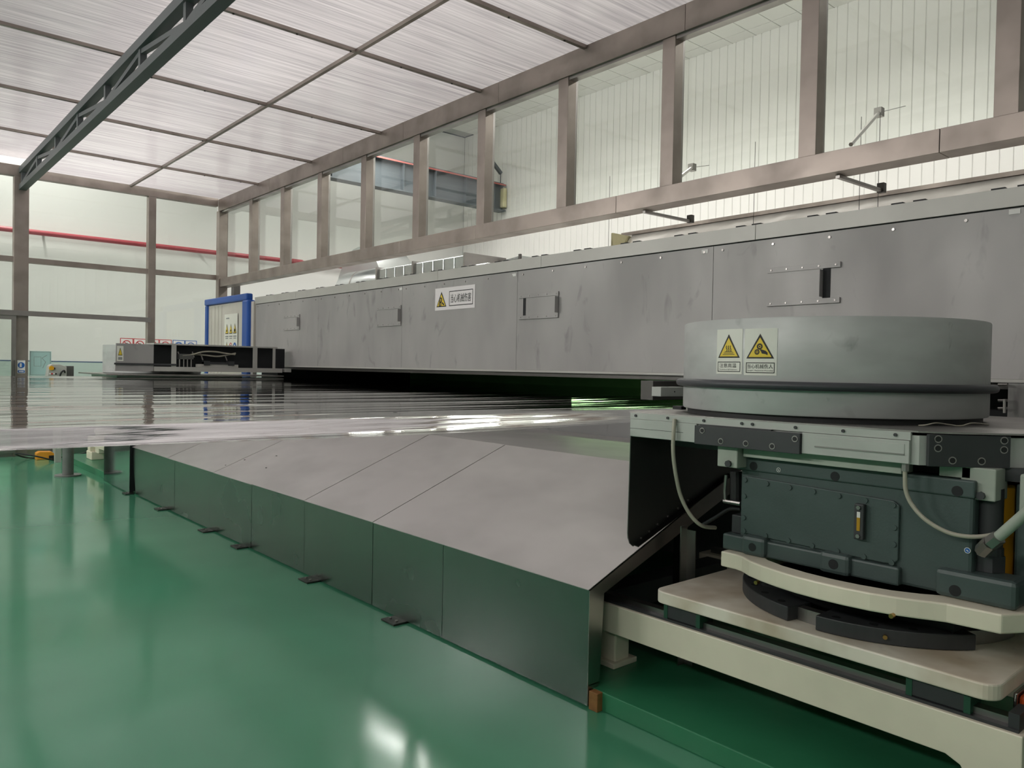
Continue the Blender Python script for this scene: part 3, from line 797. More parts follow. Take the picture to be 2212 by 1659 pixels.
# ================================================================== transparent film web
fm_ = bpy.data.meshes.new('film_web')
def film_z(x, y):
    e0 = max(0, 1 - abs(y - 2.38) / .25); e1 = max(0, 1 - abs(y - 10.55) / .5)
    k = max(.3, 1 - (y - 2.4) / 5.0); k *= 1 - .65 * max(0, min(1, (x - 1.2) / 1.6)); q = min(1, max(0, (y - 2.4) / .2)); drop = -.045 * (1 - q * q * (3 - 2 * q))
    z = 1.302 + drop + k * (.0045 * sin(y * 5.1 + .25 * sin(x * .8)) + .0032 * sin(y * 13.7 + 1.3 + .5 * sin(x * .6 + y)) + .0018 * sin(y * 29.0 + .9 * sin(x * .9)) + .0006 * sin(y * 61 + .24 * x))
    z += .0025 * sin(x * 1.3 + y * 1.9) + .008 * e0 * sin(x * 1.7 + 1.0) + .02 * e1
    return z
def film_strip(name, m, f0, f1, NX, NY, parent):
    vs = []; fs = []
    for i in range(NX + 1):
        x = -5.6 + (7.2 + 5.6) * i / NX
        neck = .40 * max(0, min(1, (2.2 - x) / 2.5))
        y0 = 2.40 - .05 * sin(x * .9) * max(0, min(1, (2.8 - x))); y1 = 10.56 - neck
        a, b = f0(y0, y1), f1(y0, y1)
        for j in range(NY + 1):
            y = a + (b - a) * j / NY
            vs.append((x, y, film_z(x, y)))
    for i in range(NX):
        for j in range(NY):
            a = i * (NY + 1) + j; fs.append((a, a + NY + 1, a + NY + 2, a + 1))
    return MB().add(vs, fs).build(name, m, parent, smooth=True)
fw = film_strip('film_web', film_clear, lambda a, b: a + .27, lambda a, b: b - .22, 64, 420, None)
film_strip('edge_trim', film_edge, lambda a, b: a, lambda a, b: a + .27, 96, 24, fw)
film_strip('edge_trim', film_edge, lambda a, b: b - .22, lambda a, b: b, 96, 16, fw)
tag(fw, 'wide clear rippled plastic film web leaving the oven slot', 'film')

# ================================================================== steel cover over the pit under the film
sk = thing('floor_cover', 'long sloping stainless steel cover on the green floor', 'cover', (2.9, 6, 0))
XS = 2.495
def slope_z(x): return .528 + (x - XS) * .400
XR = 3.57; ZRG = slope_z(XR)
FS = [2.32, 3.42, 4.165, 5.11, 6.054, 7.0, 7.97, 8.75, 9.50]
for k, (a, b) in enumerate(zip(FS, FS[1:])):
    bo = b if k < len(FS) - 2 else b - .18
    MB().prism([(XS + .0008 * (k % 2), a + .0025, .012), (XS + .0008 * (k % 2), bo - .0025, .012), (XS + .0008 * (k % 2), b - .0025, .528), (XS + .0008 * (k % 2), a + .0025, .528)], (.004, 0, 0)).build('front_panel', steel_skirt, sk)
SS = [2.32, 4.165, 5.11, 6.054, 6.9, 8.2, 9.50]
for k, (a, b) in enumerate(zip(SS, SS[1:])):
    lift = .0018 * ((k * 7) % 3)
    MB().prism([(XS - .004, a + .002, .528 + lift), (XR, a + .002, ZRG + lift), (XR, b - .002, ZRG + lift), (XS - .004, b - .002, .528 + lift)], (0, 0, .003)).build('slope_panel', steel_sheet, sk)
for a, b in ((2.32, 4.9), (4.9, 7.4), (7.4, 10.4)):
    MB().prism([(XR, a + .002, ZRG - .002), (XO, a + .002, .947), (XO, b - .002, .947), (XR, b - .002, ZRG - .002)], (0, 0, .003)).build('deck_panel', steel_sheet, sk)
# end flange at the near end
mb = MB().prism([(XS, 2.318, .10), (XS + .075, 2.318, .10), (XS + .095, 2.318, .50), (XR, 2.318, ZRG - .1), (XR, 2.318, ZRG - .004), (XS, 2.318, .525)], (0, .004, 0))
mb.build('end_flange', steel, sk)
MB().prism([(XS, 2.318, .012), (XS + .078, 2.318, .10), (XS + .075, 2.318, .104), (XS, 2.318, .104)], (0, .003, 0)).build('end_toe', steel, sk)
# inner support legs under the slope
for y in (2.36, 4.1, 6.0, 8.0): box('support', (3.2, 3.24, y, y + .04, .084, slope_z(3.2) - .01), steel_dark, sk)
# seam screws on the slope
discs('screw', [(x, y, slope_z(x) + .004) for x, y in ((2.75, 6.84), (2.62, 6.95), (2.9, 6.5), (2.72, 6.3), (3.4, 6.88), (3.45, 8.16))], .008, (0, 0, 1), .004, steel_dark, sk, 8)
for px, py in ((878, 1337), (682, 1252), (525, 1181), (456, 1146), (364, 1099), (286, 1066)):
    p = at(px, py, 2, 0)
    pt = box('foot_plate', (XS - .09, XS + .005, p.y - .07, p.y + .07, .0, .012), steel_dark, sk, .002)
    discs('bolt', [(XS - .05, p.y + d, .012) for d in (-.035, .035)], .010, (0, 0, 1), .008, steel, pt, 6)
# separate mirror-bright end piece
se = thing('cover_end', 'mirror bright steel end piece beyond the long cover', 'cover', (2.5, 10, 0))
MB().prism([(XS - .03, 9.46, .012), (XS - .03, 10.60, .012), (XS - .03, 10.60, .56), (XS - .03, 9.46, .56)], (.004, 0, 0)).build('front_panel', steel_mirror, se)
MB().prism([(XS - .034, 9.46, .56), (3.3, 9.46, .86), (3.3, 10.6, .86), (XS - .034, 10.60, .56)], (0, 0, .004)).build('slope_panel', steel_mirror, se)
MB().prism([(XS - .028, 9.462, .012), (XS + .3, 9.462, .10), (XS + .3, 9.462, .66), (XS - .028, 9.462, .56)], (0, .004, 0)).build('gap_shade_panel', dark_void, se)  # dark sheet standing in for the shaded gap beside the end piece
wbk = box('wood_block', (2.497, 2.545, 2.262, 2.314, 0, .083), wood_brown, None, .003)
tag(wbk, 'small brown wooden block at the plinth corner by the cover', 'block')

# ================================================================== near edge machine
DC = Vector((3.393, 1.711, 0)); DR = .638
nm = thing('slide_frame', 'cream base frame with linear rails under the near machine', 'machine frame', (3.37, 1.46, .084))
# front beam with near leg
mb = MB().prism([(2.70, 2.75, .28), (2.70, 2.75, .414), (2.70, .715, .414), (2.70, .715, .084), (2.70, .86, .084), (2.70, .865, .22), (2.70, .885, .26), (2.70, .93, .28)], (.14, 0, 0))
mb.build('front_beam', cream, nm, .004)
box('rear_beam', (3.92, 4.06, .715, 2.75, .084, .414), cream, nm, .004)
box('cross_beam', (2.84, 3.92, 2.55, 2.69, .28, .40), black_paint, nm, .004)
ft = box('foot_block', (2.79, 2.895, 2.42, 2.52, .084, .27), cream, nm, .008)
box('foot_pad', (2.76, 2.93, 2.40, 2.54, .084, .11), cream, ft, .004)
box('guide_rail', (2.745, 2.79, .74, 2.7, .414, .445), steel, nm)
box('rail_bed', (2.715, 2.82, .73, 2.72, .4142, .424), black_paint, nm)
box('guide_rail', (3.97, 4.01, .74, 2.7, .414, .445), steel, nm)
box('rail_stop', (2.72, 2.82, .73, .76, .424, .47), black_paint, nm)
for (pa, pb) in (((1437, 1320), (1508, 1350)), ((1962, 1480), (2090, 1530))):
    ya, yb_ = at(*pa, 0, 2.72).y, at(*pb, 0, 2.72).y
    cgx = box('carriage', (2.722, 2.815, yb_, ya, .426, .489), black_paint, nm, .003)
    box('end_seal', (2.720, 2.817, ya - .012, ya + .008, .424, .480), seal_green, cgx)
    box('end_seal', (2.720, 2.817, yb_ - .008, yb_ + .012, .424, .480), seal_green, cgx)
for (pa, pb) in (((1437, 1320), (1508, 1350)), ((1962, 1480), (2090, 1530))):
    ya, yb_ = at(*pa, 0, 2.72).y, at(*pb, 0, 2.72).y
    box('carriage', (3.945, 4.035, yb_, ya, .446, .489), black_paint, nm, .003)
def rrect(x0, x1, y0, y1, r, z):
    out = []
    for cx, cy, a0 in ((x1 - r, y1 - r, 0), (x0 + r, y1 - r, pi / 2), (x0 + r, y0 + r, pi), (x1 - r, y0 + r, 1.5 * pi)):
        for k in range(7): a = a0 + pi / 2 * k / 6; out.append((cx + r * cos(a), cy + r * sin(a), z))
    return out
MB().prism(rrect(2.695, 4.06, .785, 2.127, .055, .490), (0, 0, .054)).build('base_plate', cream_worn, nm, .006)
AC = Vector((3.302, 1.405, 0))
def arc_prism(r0, r1, a0, a1, z0, z1, n=16, c=AC):
    out = [(c.x + r0 * cos(a0 + (a1 - a0) * k / n), c.y + r0 * sin(a0 + (a1 - a0) * k / n), z0) for k in range(n + 1)]
    out += [(c.x + r1 * cos(a1 - (a1 - a0) * k / n), c.y + r1 * sin(a1 - (a1 - a0) * k / n), z0) for k in range(n + 1)]
    return MB().prism(out, (0, 0, z1 - z0))
arc_prism(.46, .50, radians(95), radians(268), .544, .595, 40).build('arc_rail', steel, nm)
b1 = arc_prism(.42, .556, radians(180.2), radians(236.5), .546, .602).build('arc_carriage', black_paint, nm, .004)
b2 = arc_prism(.42, .556, radians(112), radians(167.8), .546, .602).build('arc_carriage', black_paint, nm, .004)
for o, a0, a1 in ((b1, 184, 232), (b2, 120, 163)):
    aa = [radians(a0 + (a1 - a0) * (k + .2) / 3.4) for k in range(4)]
    discs('bolt_hole', [(AC.x + .52 * cos(a), AC.y + .52 * sin(a), .602) for a in aa], .016, (0, 0, 1), .001, dark_void, o, 14)
for a, z, r in ((205, .575, .557),):
    MB().disc((AC.x + r * cos(radians(a)), AC.y + r * sin(radians(a)), z), .008, (cos(radians(a)), sin(radians(a)), 0), .012, 8).build('grease_nipple', brass, b1)
# crescent carrier plate with straight ends
poly_ = [(2.785, 1.845, .69), (2.785, 1.775, .69), (2.772, 1.735, .69), (2.735, 1.68, .69), (2.705, 1.61, .69), (2.680, 1.53, .69), (2.662, 1.44, .69), (2.655, 1.35, .69), (2.657, 1.26, .69), (2.668, 1.17, .69), (2.69, 1.09, .69), (2.715, 1.03, .69), (2.735, .99, .69), (2.75, .955, .69), (2.765, .80, .69), (2.90, .72, .69), (3.9, .72, .69), (3.9, .90, .69), (2.92, .93, .69), (2.86, .985, .69), (2.805, 1.06, .69), (2.768, 1.14, .69), (2.748, 1.24, .69), (2.742, 1.34, .69), (2.750, 1.44, .69), (2.772, 1.55, .69), (2.81, 1.64, .69), (2.87, 1.70, .69), (3.9, 1.70, .69), (3.9, 1.845, .69)]
MB().prism(poly_, (0, 0, .064)).build('crescent_plate', cream, nm, .006)
box('gap_shade', (2.745, 3.2, 1.1, 1.5, .691, .696), dark_void, nm)  # dark sheet added as the shade in the gap behind the crescent
box('turntable_core', (2.95, 3.75, 1.0, 1.75, .544, .69), dark_void, nm)
for px, py in ((1635, 1258), (1927, 1330)):
    p = at(px, py, 0, 2.66 if px > 1800 else 2.74)
    MB().disc((p.x + .01, p.y, p.z), .008, (-1, 0, 0), .02, 8).build('grease_nipple', brass, nm)

gb = thing('gearbox', 'dark green cast gearbox of the near machine', 'gearbox', (3.2, 1.36, .754))
XG = 2.85
box('body', (XG, 3.75, .915, 1.80, .757, 1.155), gear_green, gb, .012)
MB().prism([(XG - .012, y, z) for (y, z) in ((1.785, .835), (1.785, 1.065), (1.765, 1.075), (1.17, 1.055), (1.15, 1.04), (1.150, .845), (1.165, .83), (1.20, .826))], (.013, 0, 0)).build('cover_plate', gear_green, gb, .003)
discs('cover_bolt', [(XG - .012, 1.77 - .1 * k, .845 - .002 * k) for k in range(7)] + [(XG - .012, 1.77 - .1 * k, 1.058 - .003 * k) for k in range(7)] + [(XG - .012, 1.165, .90), (XG - .012, 1.165, .96), (XG - .012, 1.772, .90), (XG - .012, 1.772, .99)], .010, (-1, 0, 0), .005, gear_green, gb)
box('foot_flange', (XG - .025, 3.75, 1.14, 1.865, .755, .822), gear_green, gb, .008)
def lug(y0, y1, z0, z1, x0, ph, rr=.017):
    l = box('lug', (x0, XG + .1, y0, y1, z0, z1), gear_green, gb, .016)
    MB().disc((x0 + .0005, ph[0], ph[1]), rr, (-1, 0, 0), .0015, 18).build('bore', dark_void, l)
p = at(1625, 1182, 0, XG - .045); lug(p.y - .055, p.y + .055, .754, .835, XG - .045, (p.y, p.z))
p = at(1800, 1219, 0, XG - .045); lug(p.y - .06, p.y + .06, .752, .832, XG - .045, (p.y, p.z), .019)
p = at(2063, 1276, 0, XG - .03); lug(.775, 1.02, .756, .85, XG - .03, (p.y, p.z), .019)
box('top_flange', (XG - .012, 3.75, .91, 1.815, 1.098, 1.157), gear_green, gb, .006)
discs('bore', [at(px, py, 0, XG - .0115) for px, py in ((1628, 1007), (1804, 1029), (2068, 1061))], .018, (-1, 0, 0), .0015, dark_void, gb, 18)
sgx = thing('sight_glass', 'black oil sight glass with amber level on the gearbox', 'gauge', (XG - .012, 1.32, .93))
pa, pb = at(1851, 1086, 0, XG - .012), at(1870, 1166, 0, XG - .012)
ym = (pa.y + pb.y) / 2
box('mount', (XG - .035, XG - .0125, pb.y, pa.y, pb.z, pa.z), black_paint, sgx, .004)
zh = pa.z - pb.z
box('oil', (XG - .0365, XG - .0345, ym - .006, ym + .006, pb.z + .25 * zh, pb.z + .62 * zh), oil_amber, sgx)
box('tube', (XG - .0365, XG - .0345, ym - .006, ym + .006, pb.z + .62 * zh, pb.z + .78 * zh), white_tab, sgx)
for zz in (pb.z + .1 * zh, pb.z + .9 * zh): MB().disc((XG - .035, ym, zz), .008, (-1, 0, 0), .006, 6).build('screw', steel, sgx)
# maker's round stickers
def round_sticker(px, py, r, label):
    p = at(px, py, 0, XG - .0125 if px < 1900 else XG - .001)
    x = p.x
    t = thing('round_sticker', label, 'sticker', p, 'gearbox stickers')
    fm = lambda u, v, h: (x - h, p.y - u, p.z + v)
    printed('rim', white_tab, ring2(0, 0, r * .8, r), fm, .0012, t)
    printed('field', ink_blue if px > 1900 else gear_green, [circle(0, 0, r * .8, 20)], fm, .0010, t)
    printed('mark', white_tab, [[(-r * .5, r * .1), (r * .1, -r * .35), (r * .5, -r * .3), (r * .2, 0), (-r * .1, r * .25)]], fm, .0016, t)
round_sticker(1682, 1015, .009, 'small green and white round sticker at the gearbox top')
round_sticker(2090, 1189, .010, 'small blue round sticker at the gearbox lower right')
# hold-down column, spacer plate and second housing at the right
cy_ = at(2137, 1160, 0, 2.93).y
hb = thing('hold_down_bolt', 'large black hold-down stud and nut beside the gearbox', 'bolt', (2.93, cy_, .85))
MB().tube([(2.93, cy_, .85), (2.93, cy_, 1.13)], .040, 18).build('stud', black_paint, hb, smooth=True)
MB().tube([(2.93, cy_, .851), (2.93, cy_, .905)], .050, 6).build('nut', black_paint, hb)
MB().tube([(2.93, cy_, .905), (2.93, cy_, .93)], .044, 18).build('washer', black_paint, hb)
ya, yb_ = at(2158, 1180, 0, 3.03).y, at(2189, 1180, 0, 3.03).y
yp = box('spacer_plate', (3.03, 3.75, yb_, ya, .79, 1.135), yellow_paint, None, .002); tag(yp, 'yellow spacer plate between the green housings', 'plate')
ya = at(2190, 1180, 0, 2.96).y
sh = thing('side_housing', 'dark green housing cut by the right picture edge', 'housing', (3.3, .62, .754))
box('body', (2.96, 3.75, .45, ya, .755, 1.15), gear_green, sh, .01)
box('foot', (2.93, 3.75, .43, ya, .7545, .80), gear_green, sh, .006)
om = thing('drive_motor', 'orange end cap of a motor at the right picture edge', 'motor', (2.95, .62, .42))
my_ = at(2190, 1525, 0, 2.86).y; mz0, mz1 = at(2200, 1548, 0, 2.86).z, at(2200, 1502, 0, 2.86).z
box('flange', (2.85, 3.02, my_ - .012, my_, mz0 - .008, mz1 + .008), steel, om, .004)
box('cap', (2.86, 3.01, my_ - .16, my_ - .012, mz0, mz1), orange_paint, om, .012)

# ---- table with deck plate
tb = thing('guide_table', 'grey machine table with black bolted plates under the guard', 'table', (3.4, 1.5, 1.19))
XT = 2.75
TP = [(XT, 2.32), (XT, 1.057), (3.05, .757), (3.30, .60), (4.2, .60), (4.2, 2.32)]
MB().prism([(x + (.006 if x < 3 else 0), y, 1.201) for x, y in TP], (0, 0, .1)).build('body', table_grey, tb)
DP = [(XT - .004, 2.325), (XT - .004, 1.30), (XT - .006, 1.18), (XT + .004, 1.06), (XT + .05, .975), (3.055, .722), (3.30, .56), (4.22, .56), (4.22, 2.325)]
MB().prism([(x, y, 1.311) for x, y in DP], (0, 0, .006)).build('deck_plate', steel, tb)
MB().box(XT - .004, XT + .01, 1.082, 2.32, 1.2835, 1.311).build('rim_strip', table_grey, tb)
RB = []
for px, py in ((1374, 893), (1443, 898), (1521, 905), (1603, 912), (1626, 913), (1719, 918), (1822, 925), (1935, 933)):
    p = at(px, py, 0, XT - .004); RB.append((XT - .004, p.y, 1.299))
discs('rim_bolt', RB, .006, (-1, 0, 0), .006, black_paint, tb)
pa, pb = at(1367, 899, 0, XT), at(1507, 957, 0, XT)
box('side_plate', (XT - .006, XT + .006, 1.952, 2.318, 1.203, 1.2825), table_grey, tb, .0015)
MB().box(XT - .0068, XT - .0058, 2.02, 2.318, 1.2395, 1.2412).build('scribe_line', steel_dark, tb)
b1 = box('black_plate', (XT - .022, XT - .001, 1.474, 1.951, 1.199, 1.278), black_paint, tb, .002)
PB = []
for px, py in ((1517, 930), (1557, 953), (1611, 958), (1668, 964), (1717, 948)):
    PB.append(at(px, py, 0, XT - .022))
discs('bolt', PB, .0085, (-1, 0, 0), .003, black_rubber, b1, 12); discs('bolt_rim', PB, .0125, (-1, 0, 0), .0015, steel, b1, 14)
box('back_bar', (XT - .012, XT - .001, 1.60, 1.93, 1.278, 1.2835), black_paint, tb)
wp = box('white_plate', (XT - .010, XT + .004, 1.083, 1.472, 1.203, 1.282), table_grey, tb, .0015)
MB().prism([(XT - .012, 1.42, 1.235), (XT - .012, 1.098, 1.235), (XT - .012, 1.098, 1.27), (XT - .012, 1.42, 1.27)], (.003, 0, 0)).build('raised_panel', table_grey, wp, .001)
MB().box(XT - .014, XT - .010, 1.098, 1.42, 1.2315, 1.235).build('panel_lip', steel, wp)
# chamfer face plate (45 degrees)
cdir = Vector((1, -1, 0)).normalized(); cn = Vector((-1, -1, 0)).normalized(); c0 = Vector((XT, 1.057, 0))
def ch(s_, z, h): q = c0 + cdir * s_ + cn * h; return (q.x, q.y, z)
b2 = MB().prism([ch(.025, 1.200, 0), ch(.29, 1.200, 0), ch(.29, 1.308, 0), ch(.025, 1.308, 0)], cn * .018).build('black_plate', black_paint, tb, .002)
PB = []
for s_, z in ((.055, 1.293), (.055, 1.262), (.103, 1.222), (.197, 1.222), (.268, 1.293), (.268, 1.262)):
    PB.append(ch(s_, z, .018))
discs('bolt', PB, .0095, cn, .003, black_rubber, b2, 12); discs('bolt_rim', PB, .013, cn, .0015, steel, b2, 14)
# brackets below the table
for (pa, pb, xx) in (((1550, 965), (1592, 1012), 2.77), ((2076, 1008), (2150, 1085), 2.86)):
    a, b = at(*pa, 0, xx), at(*pb, 0, xx)
    bk = box('bracket', (xx, xx + .12, b.y, a.y, b.z, 1.2005), pale_green, tb, .004)
    MB().disc((xx, (a.y * .4 + b.y * .6), b.z + .016), .014, (-1, 0, 0), .012, 8).build('bolt', black_paint, bk)
box('under_rail', (2.80, 2.90, 1.13, 1.76, 1.158, 1.2005), pale_green, tb, .003)
box('under_bracket', (2.86, 2.98, .93, 1.03, 1.16, 1.2005), pale_green, tb, .003)
box('edge_block', (2.90, 3.0, .70, .80, 1.06, 1.19), pale_green, tb, .008)
box('inner_frame', (2.95, 4.1, .7, 2.25, 1.156, 1.2005), black_paint, tb)
# hanging side plate
hp = thing('hanging_guard', 'dark steel plate hanging from the table over the cover', 'guard plate', (3.3, 2.31, .66))
YH = 2.318
pts = [(2.752, 1.2), (2.745, .74), (2.748, .715), (2.760, .690), (2.785, .672)]
pts += [(3.55, slope_z(3.55) - .0), (4.2, 1.02), (4.2, 1.2)]
MB().prism([(x, YH, z + .012) for x, z in pts], (0, .005, 0)).build('plate', steel_blued, hp)
MB().prism([(2.785, YH - .03, .686), (3.55, YH - .03, slope_z(3.55) + .012), (3.55, YH, slope_z(3.55) + .016), (2.785, YH, .69)], (0, 0, .004)).build('bottom_flange', steel_dark, hp)
discs('screw', [(x, YH - .0005, slope_z(x) + .05) for x in (2.84, 2.90, 2.965, 3.04, 3.12, 3.2)], .006, (0, -1, 0), .005, steel, hp, 8)
ap = thing('angle_post', 'short galvanised angle post behind the hanging guard', 'post', (3.12, 2.22, .49))
pa = at(1472, 1125, 1, 2.24); pb = at(1500, 1242, 1, 2.24)
box('flange', (pa.x, pa.x + .05, 2.24, 2.245, .084, .76), steel, ap)
box('web', (pa.x + .045, pa.x + .05, 2.19, 2.24, .084, .74), steel, ap)
# hoses
def hose(name, label, pts, r, m, cat='hose', group=None):
    # smooth polyline (Catmull-Rom)
    P_ = [Vector(p) for p in pts]; out = []
    for i in range(len(P_) - 1):
        p0 = P_[max(i - 1, 0)]; p1 = P_[i]; p2 = P_[i + 1]; p3 = P_[min(i + 2, len(P_) - 1)]
        for k in range(6):
            t = k / 6
            out.append(.5 * ((2 * p1) + (p2 - p0) * t + (2 * p0 - 5 * p1 + 4 * p2 - p3) * t * t + (3 * p1 - p0 - 3 * p2 + p3) * t ** 3))
    out.append(P_[-1])
    o = MB().tube(out, r, 10).build(name, m, None, smooth=True)
    if label: tag(o, label, cat, group)
    return o
hose('lubrication_hose', 'pale grey hose looping down past the hanging guard', [at(1457, 905, 0, 2.735), at(1455, 935, 0, 2.725), at(1454, 975, 0, 2.725), at(1459, 1020, 0, 2.74), at(1470, 1070, 0, 2.77), at(1490, 1110, 0, 2.80), at(1515, 1135, 0, 2.84), at(1545, 1140, 0, 2.95)], .0085, hose_grey, group='machine hoses')
fh = thing('grease_hose', 'braided grey hose hanging across the gearbox front', 'hose', at(1955, 1010, 0, 2.76), 'machine hoses')
hh = hose('hose', None, [at(1955, 1008, 0, 2.77), at(1955, 1030, 0, 2.77), at(1957, 1060, 0, 2.775), at(1970, 1090, 0, 2.78), at(2000, 1123, 0, 2.78), at(2045, 1149, 0, 2.79), at(2090, 1159, 0, 2.80), at(2135, 1157, 0, 2.82), at(2172, 1146, 0, 2.86)], .0075, hose_grey)
hh.parent = fh; hh.location = WL[hh.name] - wloc(fh)
p = at(1955, 1010, 0, 2.77); MB().tube([(p.x, p.y, p.z + .02), (p.x, p.y, p.z - .012)], .013, 6).build('fitting', steel, fh)
pp = thing('conduit_pipe', 'thick grey green conduit entering from the right edge', 'pipe', at(2212, 1120, 0, 2.72))
MB().tube([at(2235, 1092, 0, 2.70), at(2150, 1166, 0, 2.74)], .017, 14).build('pipe', pale_green, pp, smooth=True)
MB().tube([at(2158, 1160, 0, 2.735), at(2140, 1174, 0, 2.745)], .023, 6).build('nut', steel, pp)
MB().tube([at(2140, 1172, 0, 2.745), at(2122, 1190, 0, 2.78)], .024, 8).build('elbow', steel, pp)
MB().tube([at(2122, 1190, 0, 2.77), at(2128, 1190, 0, 2.87)], .02, 8).build('stub', steel, pp)
lf = thing('oil_fitting', 'bent steel oil fitting left of the gearbox', 'fitting', at(1570, 1060, 0, 2.9), 'oil fittings')
MB().tube([at(1569, 1026, 0, 2.9), at(1566, 1060, 0, 2.9), at(1567, 1082, 0, 2.9)], .008, 8).build('riser', steel, lf)
MB().tube([at(1564, 1082, 0, 2.9), at(1600, 1088, 0, 2.9)], .010, 8).build('elbow', steel, lf)
MB().tube([at(1590, 1018, 0, 2.93), at(1590, 1082, 0, 2.93)], .026, 12).build('sleeve', black_rubber, lf)
hose('black_cable', 'black cable loop behind the gearbox corner', [at(1515, 1135, 0, 2.95), at(1545, 1118, 0, 2.95), at(1575, 1100, 0, 2.95), at(1600, 1100, 0, 2.95)], .008, black_rubber, 'cable')
box('clamp_block', (2.86, 2.93, 1.80, 1.845, .822, .90), black_paint, None, .004); tag(bpy.data.objects['clamp_block'], 'small black clamp block at the gearbox left corner', 'block')

# ---- round guard (drum)
dg = thing('round_guard', 'round grey sheet metal guard over the chain wheel', 'guard', (DC.x, DC.y, 1.32))
MB().lathe((DC.x, DC.y, 0), [(0, 1.70), (DR - .03, 1.724), (DR - .002, 1.726), (DR, 1.722), (DR, 1.346), (DR - .004, 1.340), (DR - .03, 1.340)], 128).build('shell', drum_grey, dg, smooth=True)
mb = MB(); tor = []
nR, nr = 96, 12
vs = []; fs = []
for i in range(nR):
    a = 2 * pi * i / nR
    for j in range(nr):
        b = 2 * pi * j / nr; rr = DR + .017 + .017 * cos(b)
        vs.append((DC.x + rr * cos(a), DC.y + rr * sin(a), 1.456 + .017 * sin(b)))
for i in range(nR):
    for j in range(nr):
        fs.append((i * nr + j, ((i + 1) % nR) * nr + j, ((i + 1) % nR) * nr + (j + 1) % nr, i * nr + (j + 1) % nr))
MB().add(vs, fs).build('bumper_ring', ring_rubber, dg, smooth=True)
MB().lathe((DC.x, DC.y, 0), [(DR - .05, 1.317), (DR - .022, 1.317), (DR - .022, 1.339), (DR - .05, 1.339)], 96).build('seal_ring', black_rubber, dg, smooth=True)
# signs bent round the guard
def drum_hit(px, py):
    d = _f + _r * (px - 1106.0) / FPX - _u * (py - 829.5) / FPX
    ox, oy = -DC.x, -DC.y
    A = d.x ** 2 + d.y ** 2; B = ox * d.x + oy * d.y; Cc = ox * ox + oy * oy - DR * DR
    t = (-B - math.sqrt(B * B - A * Cc)) / A
    return CAM + d * t
def drum_sign(name, label, pxl, pxr, pyt, pyb, caption, sub, heat):
    xm = (pxl + pxr) / 2
    pl_, pr_ = drum_hit(pxl, (pyt + pyb) / 2), drum_hit(pxr, (pyt + pyb) / 2)
    zt, zb = drum_hit(xm, pyt).z, drum_hit(xm, pyb).z
    al = math.atan2(pl_.y - DC.y, pl_.x - DC.x) % (2 * pi); ar = math.atan2(pr_.y - DC.y, pr_.x - DC.x) % (2 * pi)
    w = (ar - al) * DR; h = zt - zb
    f = lambda u, v, hh: (DC.x + (DR + hh) * cos(al + u / DR), DC.y + (DR + hh) * sin(al + u / DR), zb + v)
    cuts = [w * k / 10 for k in range(1, 10)]
    t = thing(name, label, 'sign', ((pl_.x + pr_.x) / 2, (pl_.y + pr_.y) / 2, zb), 'guard warning signs')
    printed('backing', paper, [rect(0, 0, w, h)], f, .0012, t, cuts)
    o_, i_ = tri_pair(.07 * w, .36 * h, .92 * w, .89 * h, .085)
    printed('triangle_border', ink_black, [o_], f, .0018, t, cuts)
    printed('triangle_field', ink_yellow, [i_], f, .0023, t, cuts)
    if heat:
        pol = []
        for q in (-.075, 0, .075):
            pol += stroke([((.50 + q) * w + .018 * w * sin(2 * pi * k / 10), (.505 + .0125 * k) * h) for k in range(11)], .03 * w)
        for q, ww in ((.43, .46), (.462, .38), (.494, .30)):
            pol.append(rect((.5 - ww / 2) * w, q * h, (.5 + ww / 2) * w, (q + .012) * h))
    else:
        pol = gear_icon(.49 * w, .615 * h, .075 * h * .95) + gear_icon(.41 * w, .50 * h, .062 * h)
        pol.append([(.49 * w, .555 * h), (.56 * w, .55 * h), (.67 * w, .525 * h), (.73 * w, .485 * h), (.73 * w, .43 * h), (.66 * w, .455 * h), (.56 * w, .465 * h), (.54 * w, .50 * h)])
    printed('symbol', ink_black, pol, f, .0028, t, cuts)
    printed('text_frame', ink_black, frame2(.06 * w, .05 * h, .94 * w, .275 * h, .022 * w), f, .0018, t, cuts)
    printed('lettering', ink_black, text2(caption, .14 * w if heat else .11 * w, .145 * h, .80 * w if heat else .89 * w, .24 * h), f, .0020, t, cuts)
    printed('small_lettering', ink_black, text2(sub, .13 * w if heat else .11 * w, .085 * h, .82 * w if heat else .89 * w, .118 * h), f, .0020, t, cuts)
drum_sign('heat_sign', 'yellow hot surface warning sign on the round guard', 1549, 1604, 711, 808, '注意高温', 'The attention to high temperature', True)
drum_sign('hand_injury_sign', 'yellow rotating gears warning sign on the round guard', 1608.5, 1679, 709.5, 811, '当心机械伤人', 'Danger!  Mechanical Wounding', False)
# small items round the guard
p0, p1 = at(1428, 836, 1, 2.46), at(1476, 856, 1, 2.46)
rb = thing('rail_end_box', 'small grey drilled block left of the round guard', 'block', (p0.x, 2.46, p1.z))
box('block', (p0.x, p1.x, 2.46, 2.52, p1.z, p0.z), table_grey, rb, .002)
MB().disc(((p0.x * .4 + p1.x * .6), 2.46, (p0.z + p1.z) / 2), .004, (0, -1, 0), .001, 10).build('hole', dark_void, rb)
box('stem', (p0.x + .01, p1.x + .1, 2.52, 2.6, p1.z - .02, p0.z + .03), steel_dark, rb)
p = at(1470, 883, 2, 1.32); o = box('stop_block', (p.x - .02, p.x + .02, p.y - .02, p.y + .035, 1.317, 1.334), black_rubber, None, .002); tag(o, 'small black rubber stop block on the table corner', 'block')
rope = [at(1985, 919, 2, 1.32), at(2000, 918, 2, 1.325), at(2022, 914, 2, 1.332), at(2048, 917, 2, 1.325), at(2075, 920, 2, 1.32), at(2100, 914, 2, 1.33), at(2135, 917, 2, 1.32)]
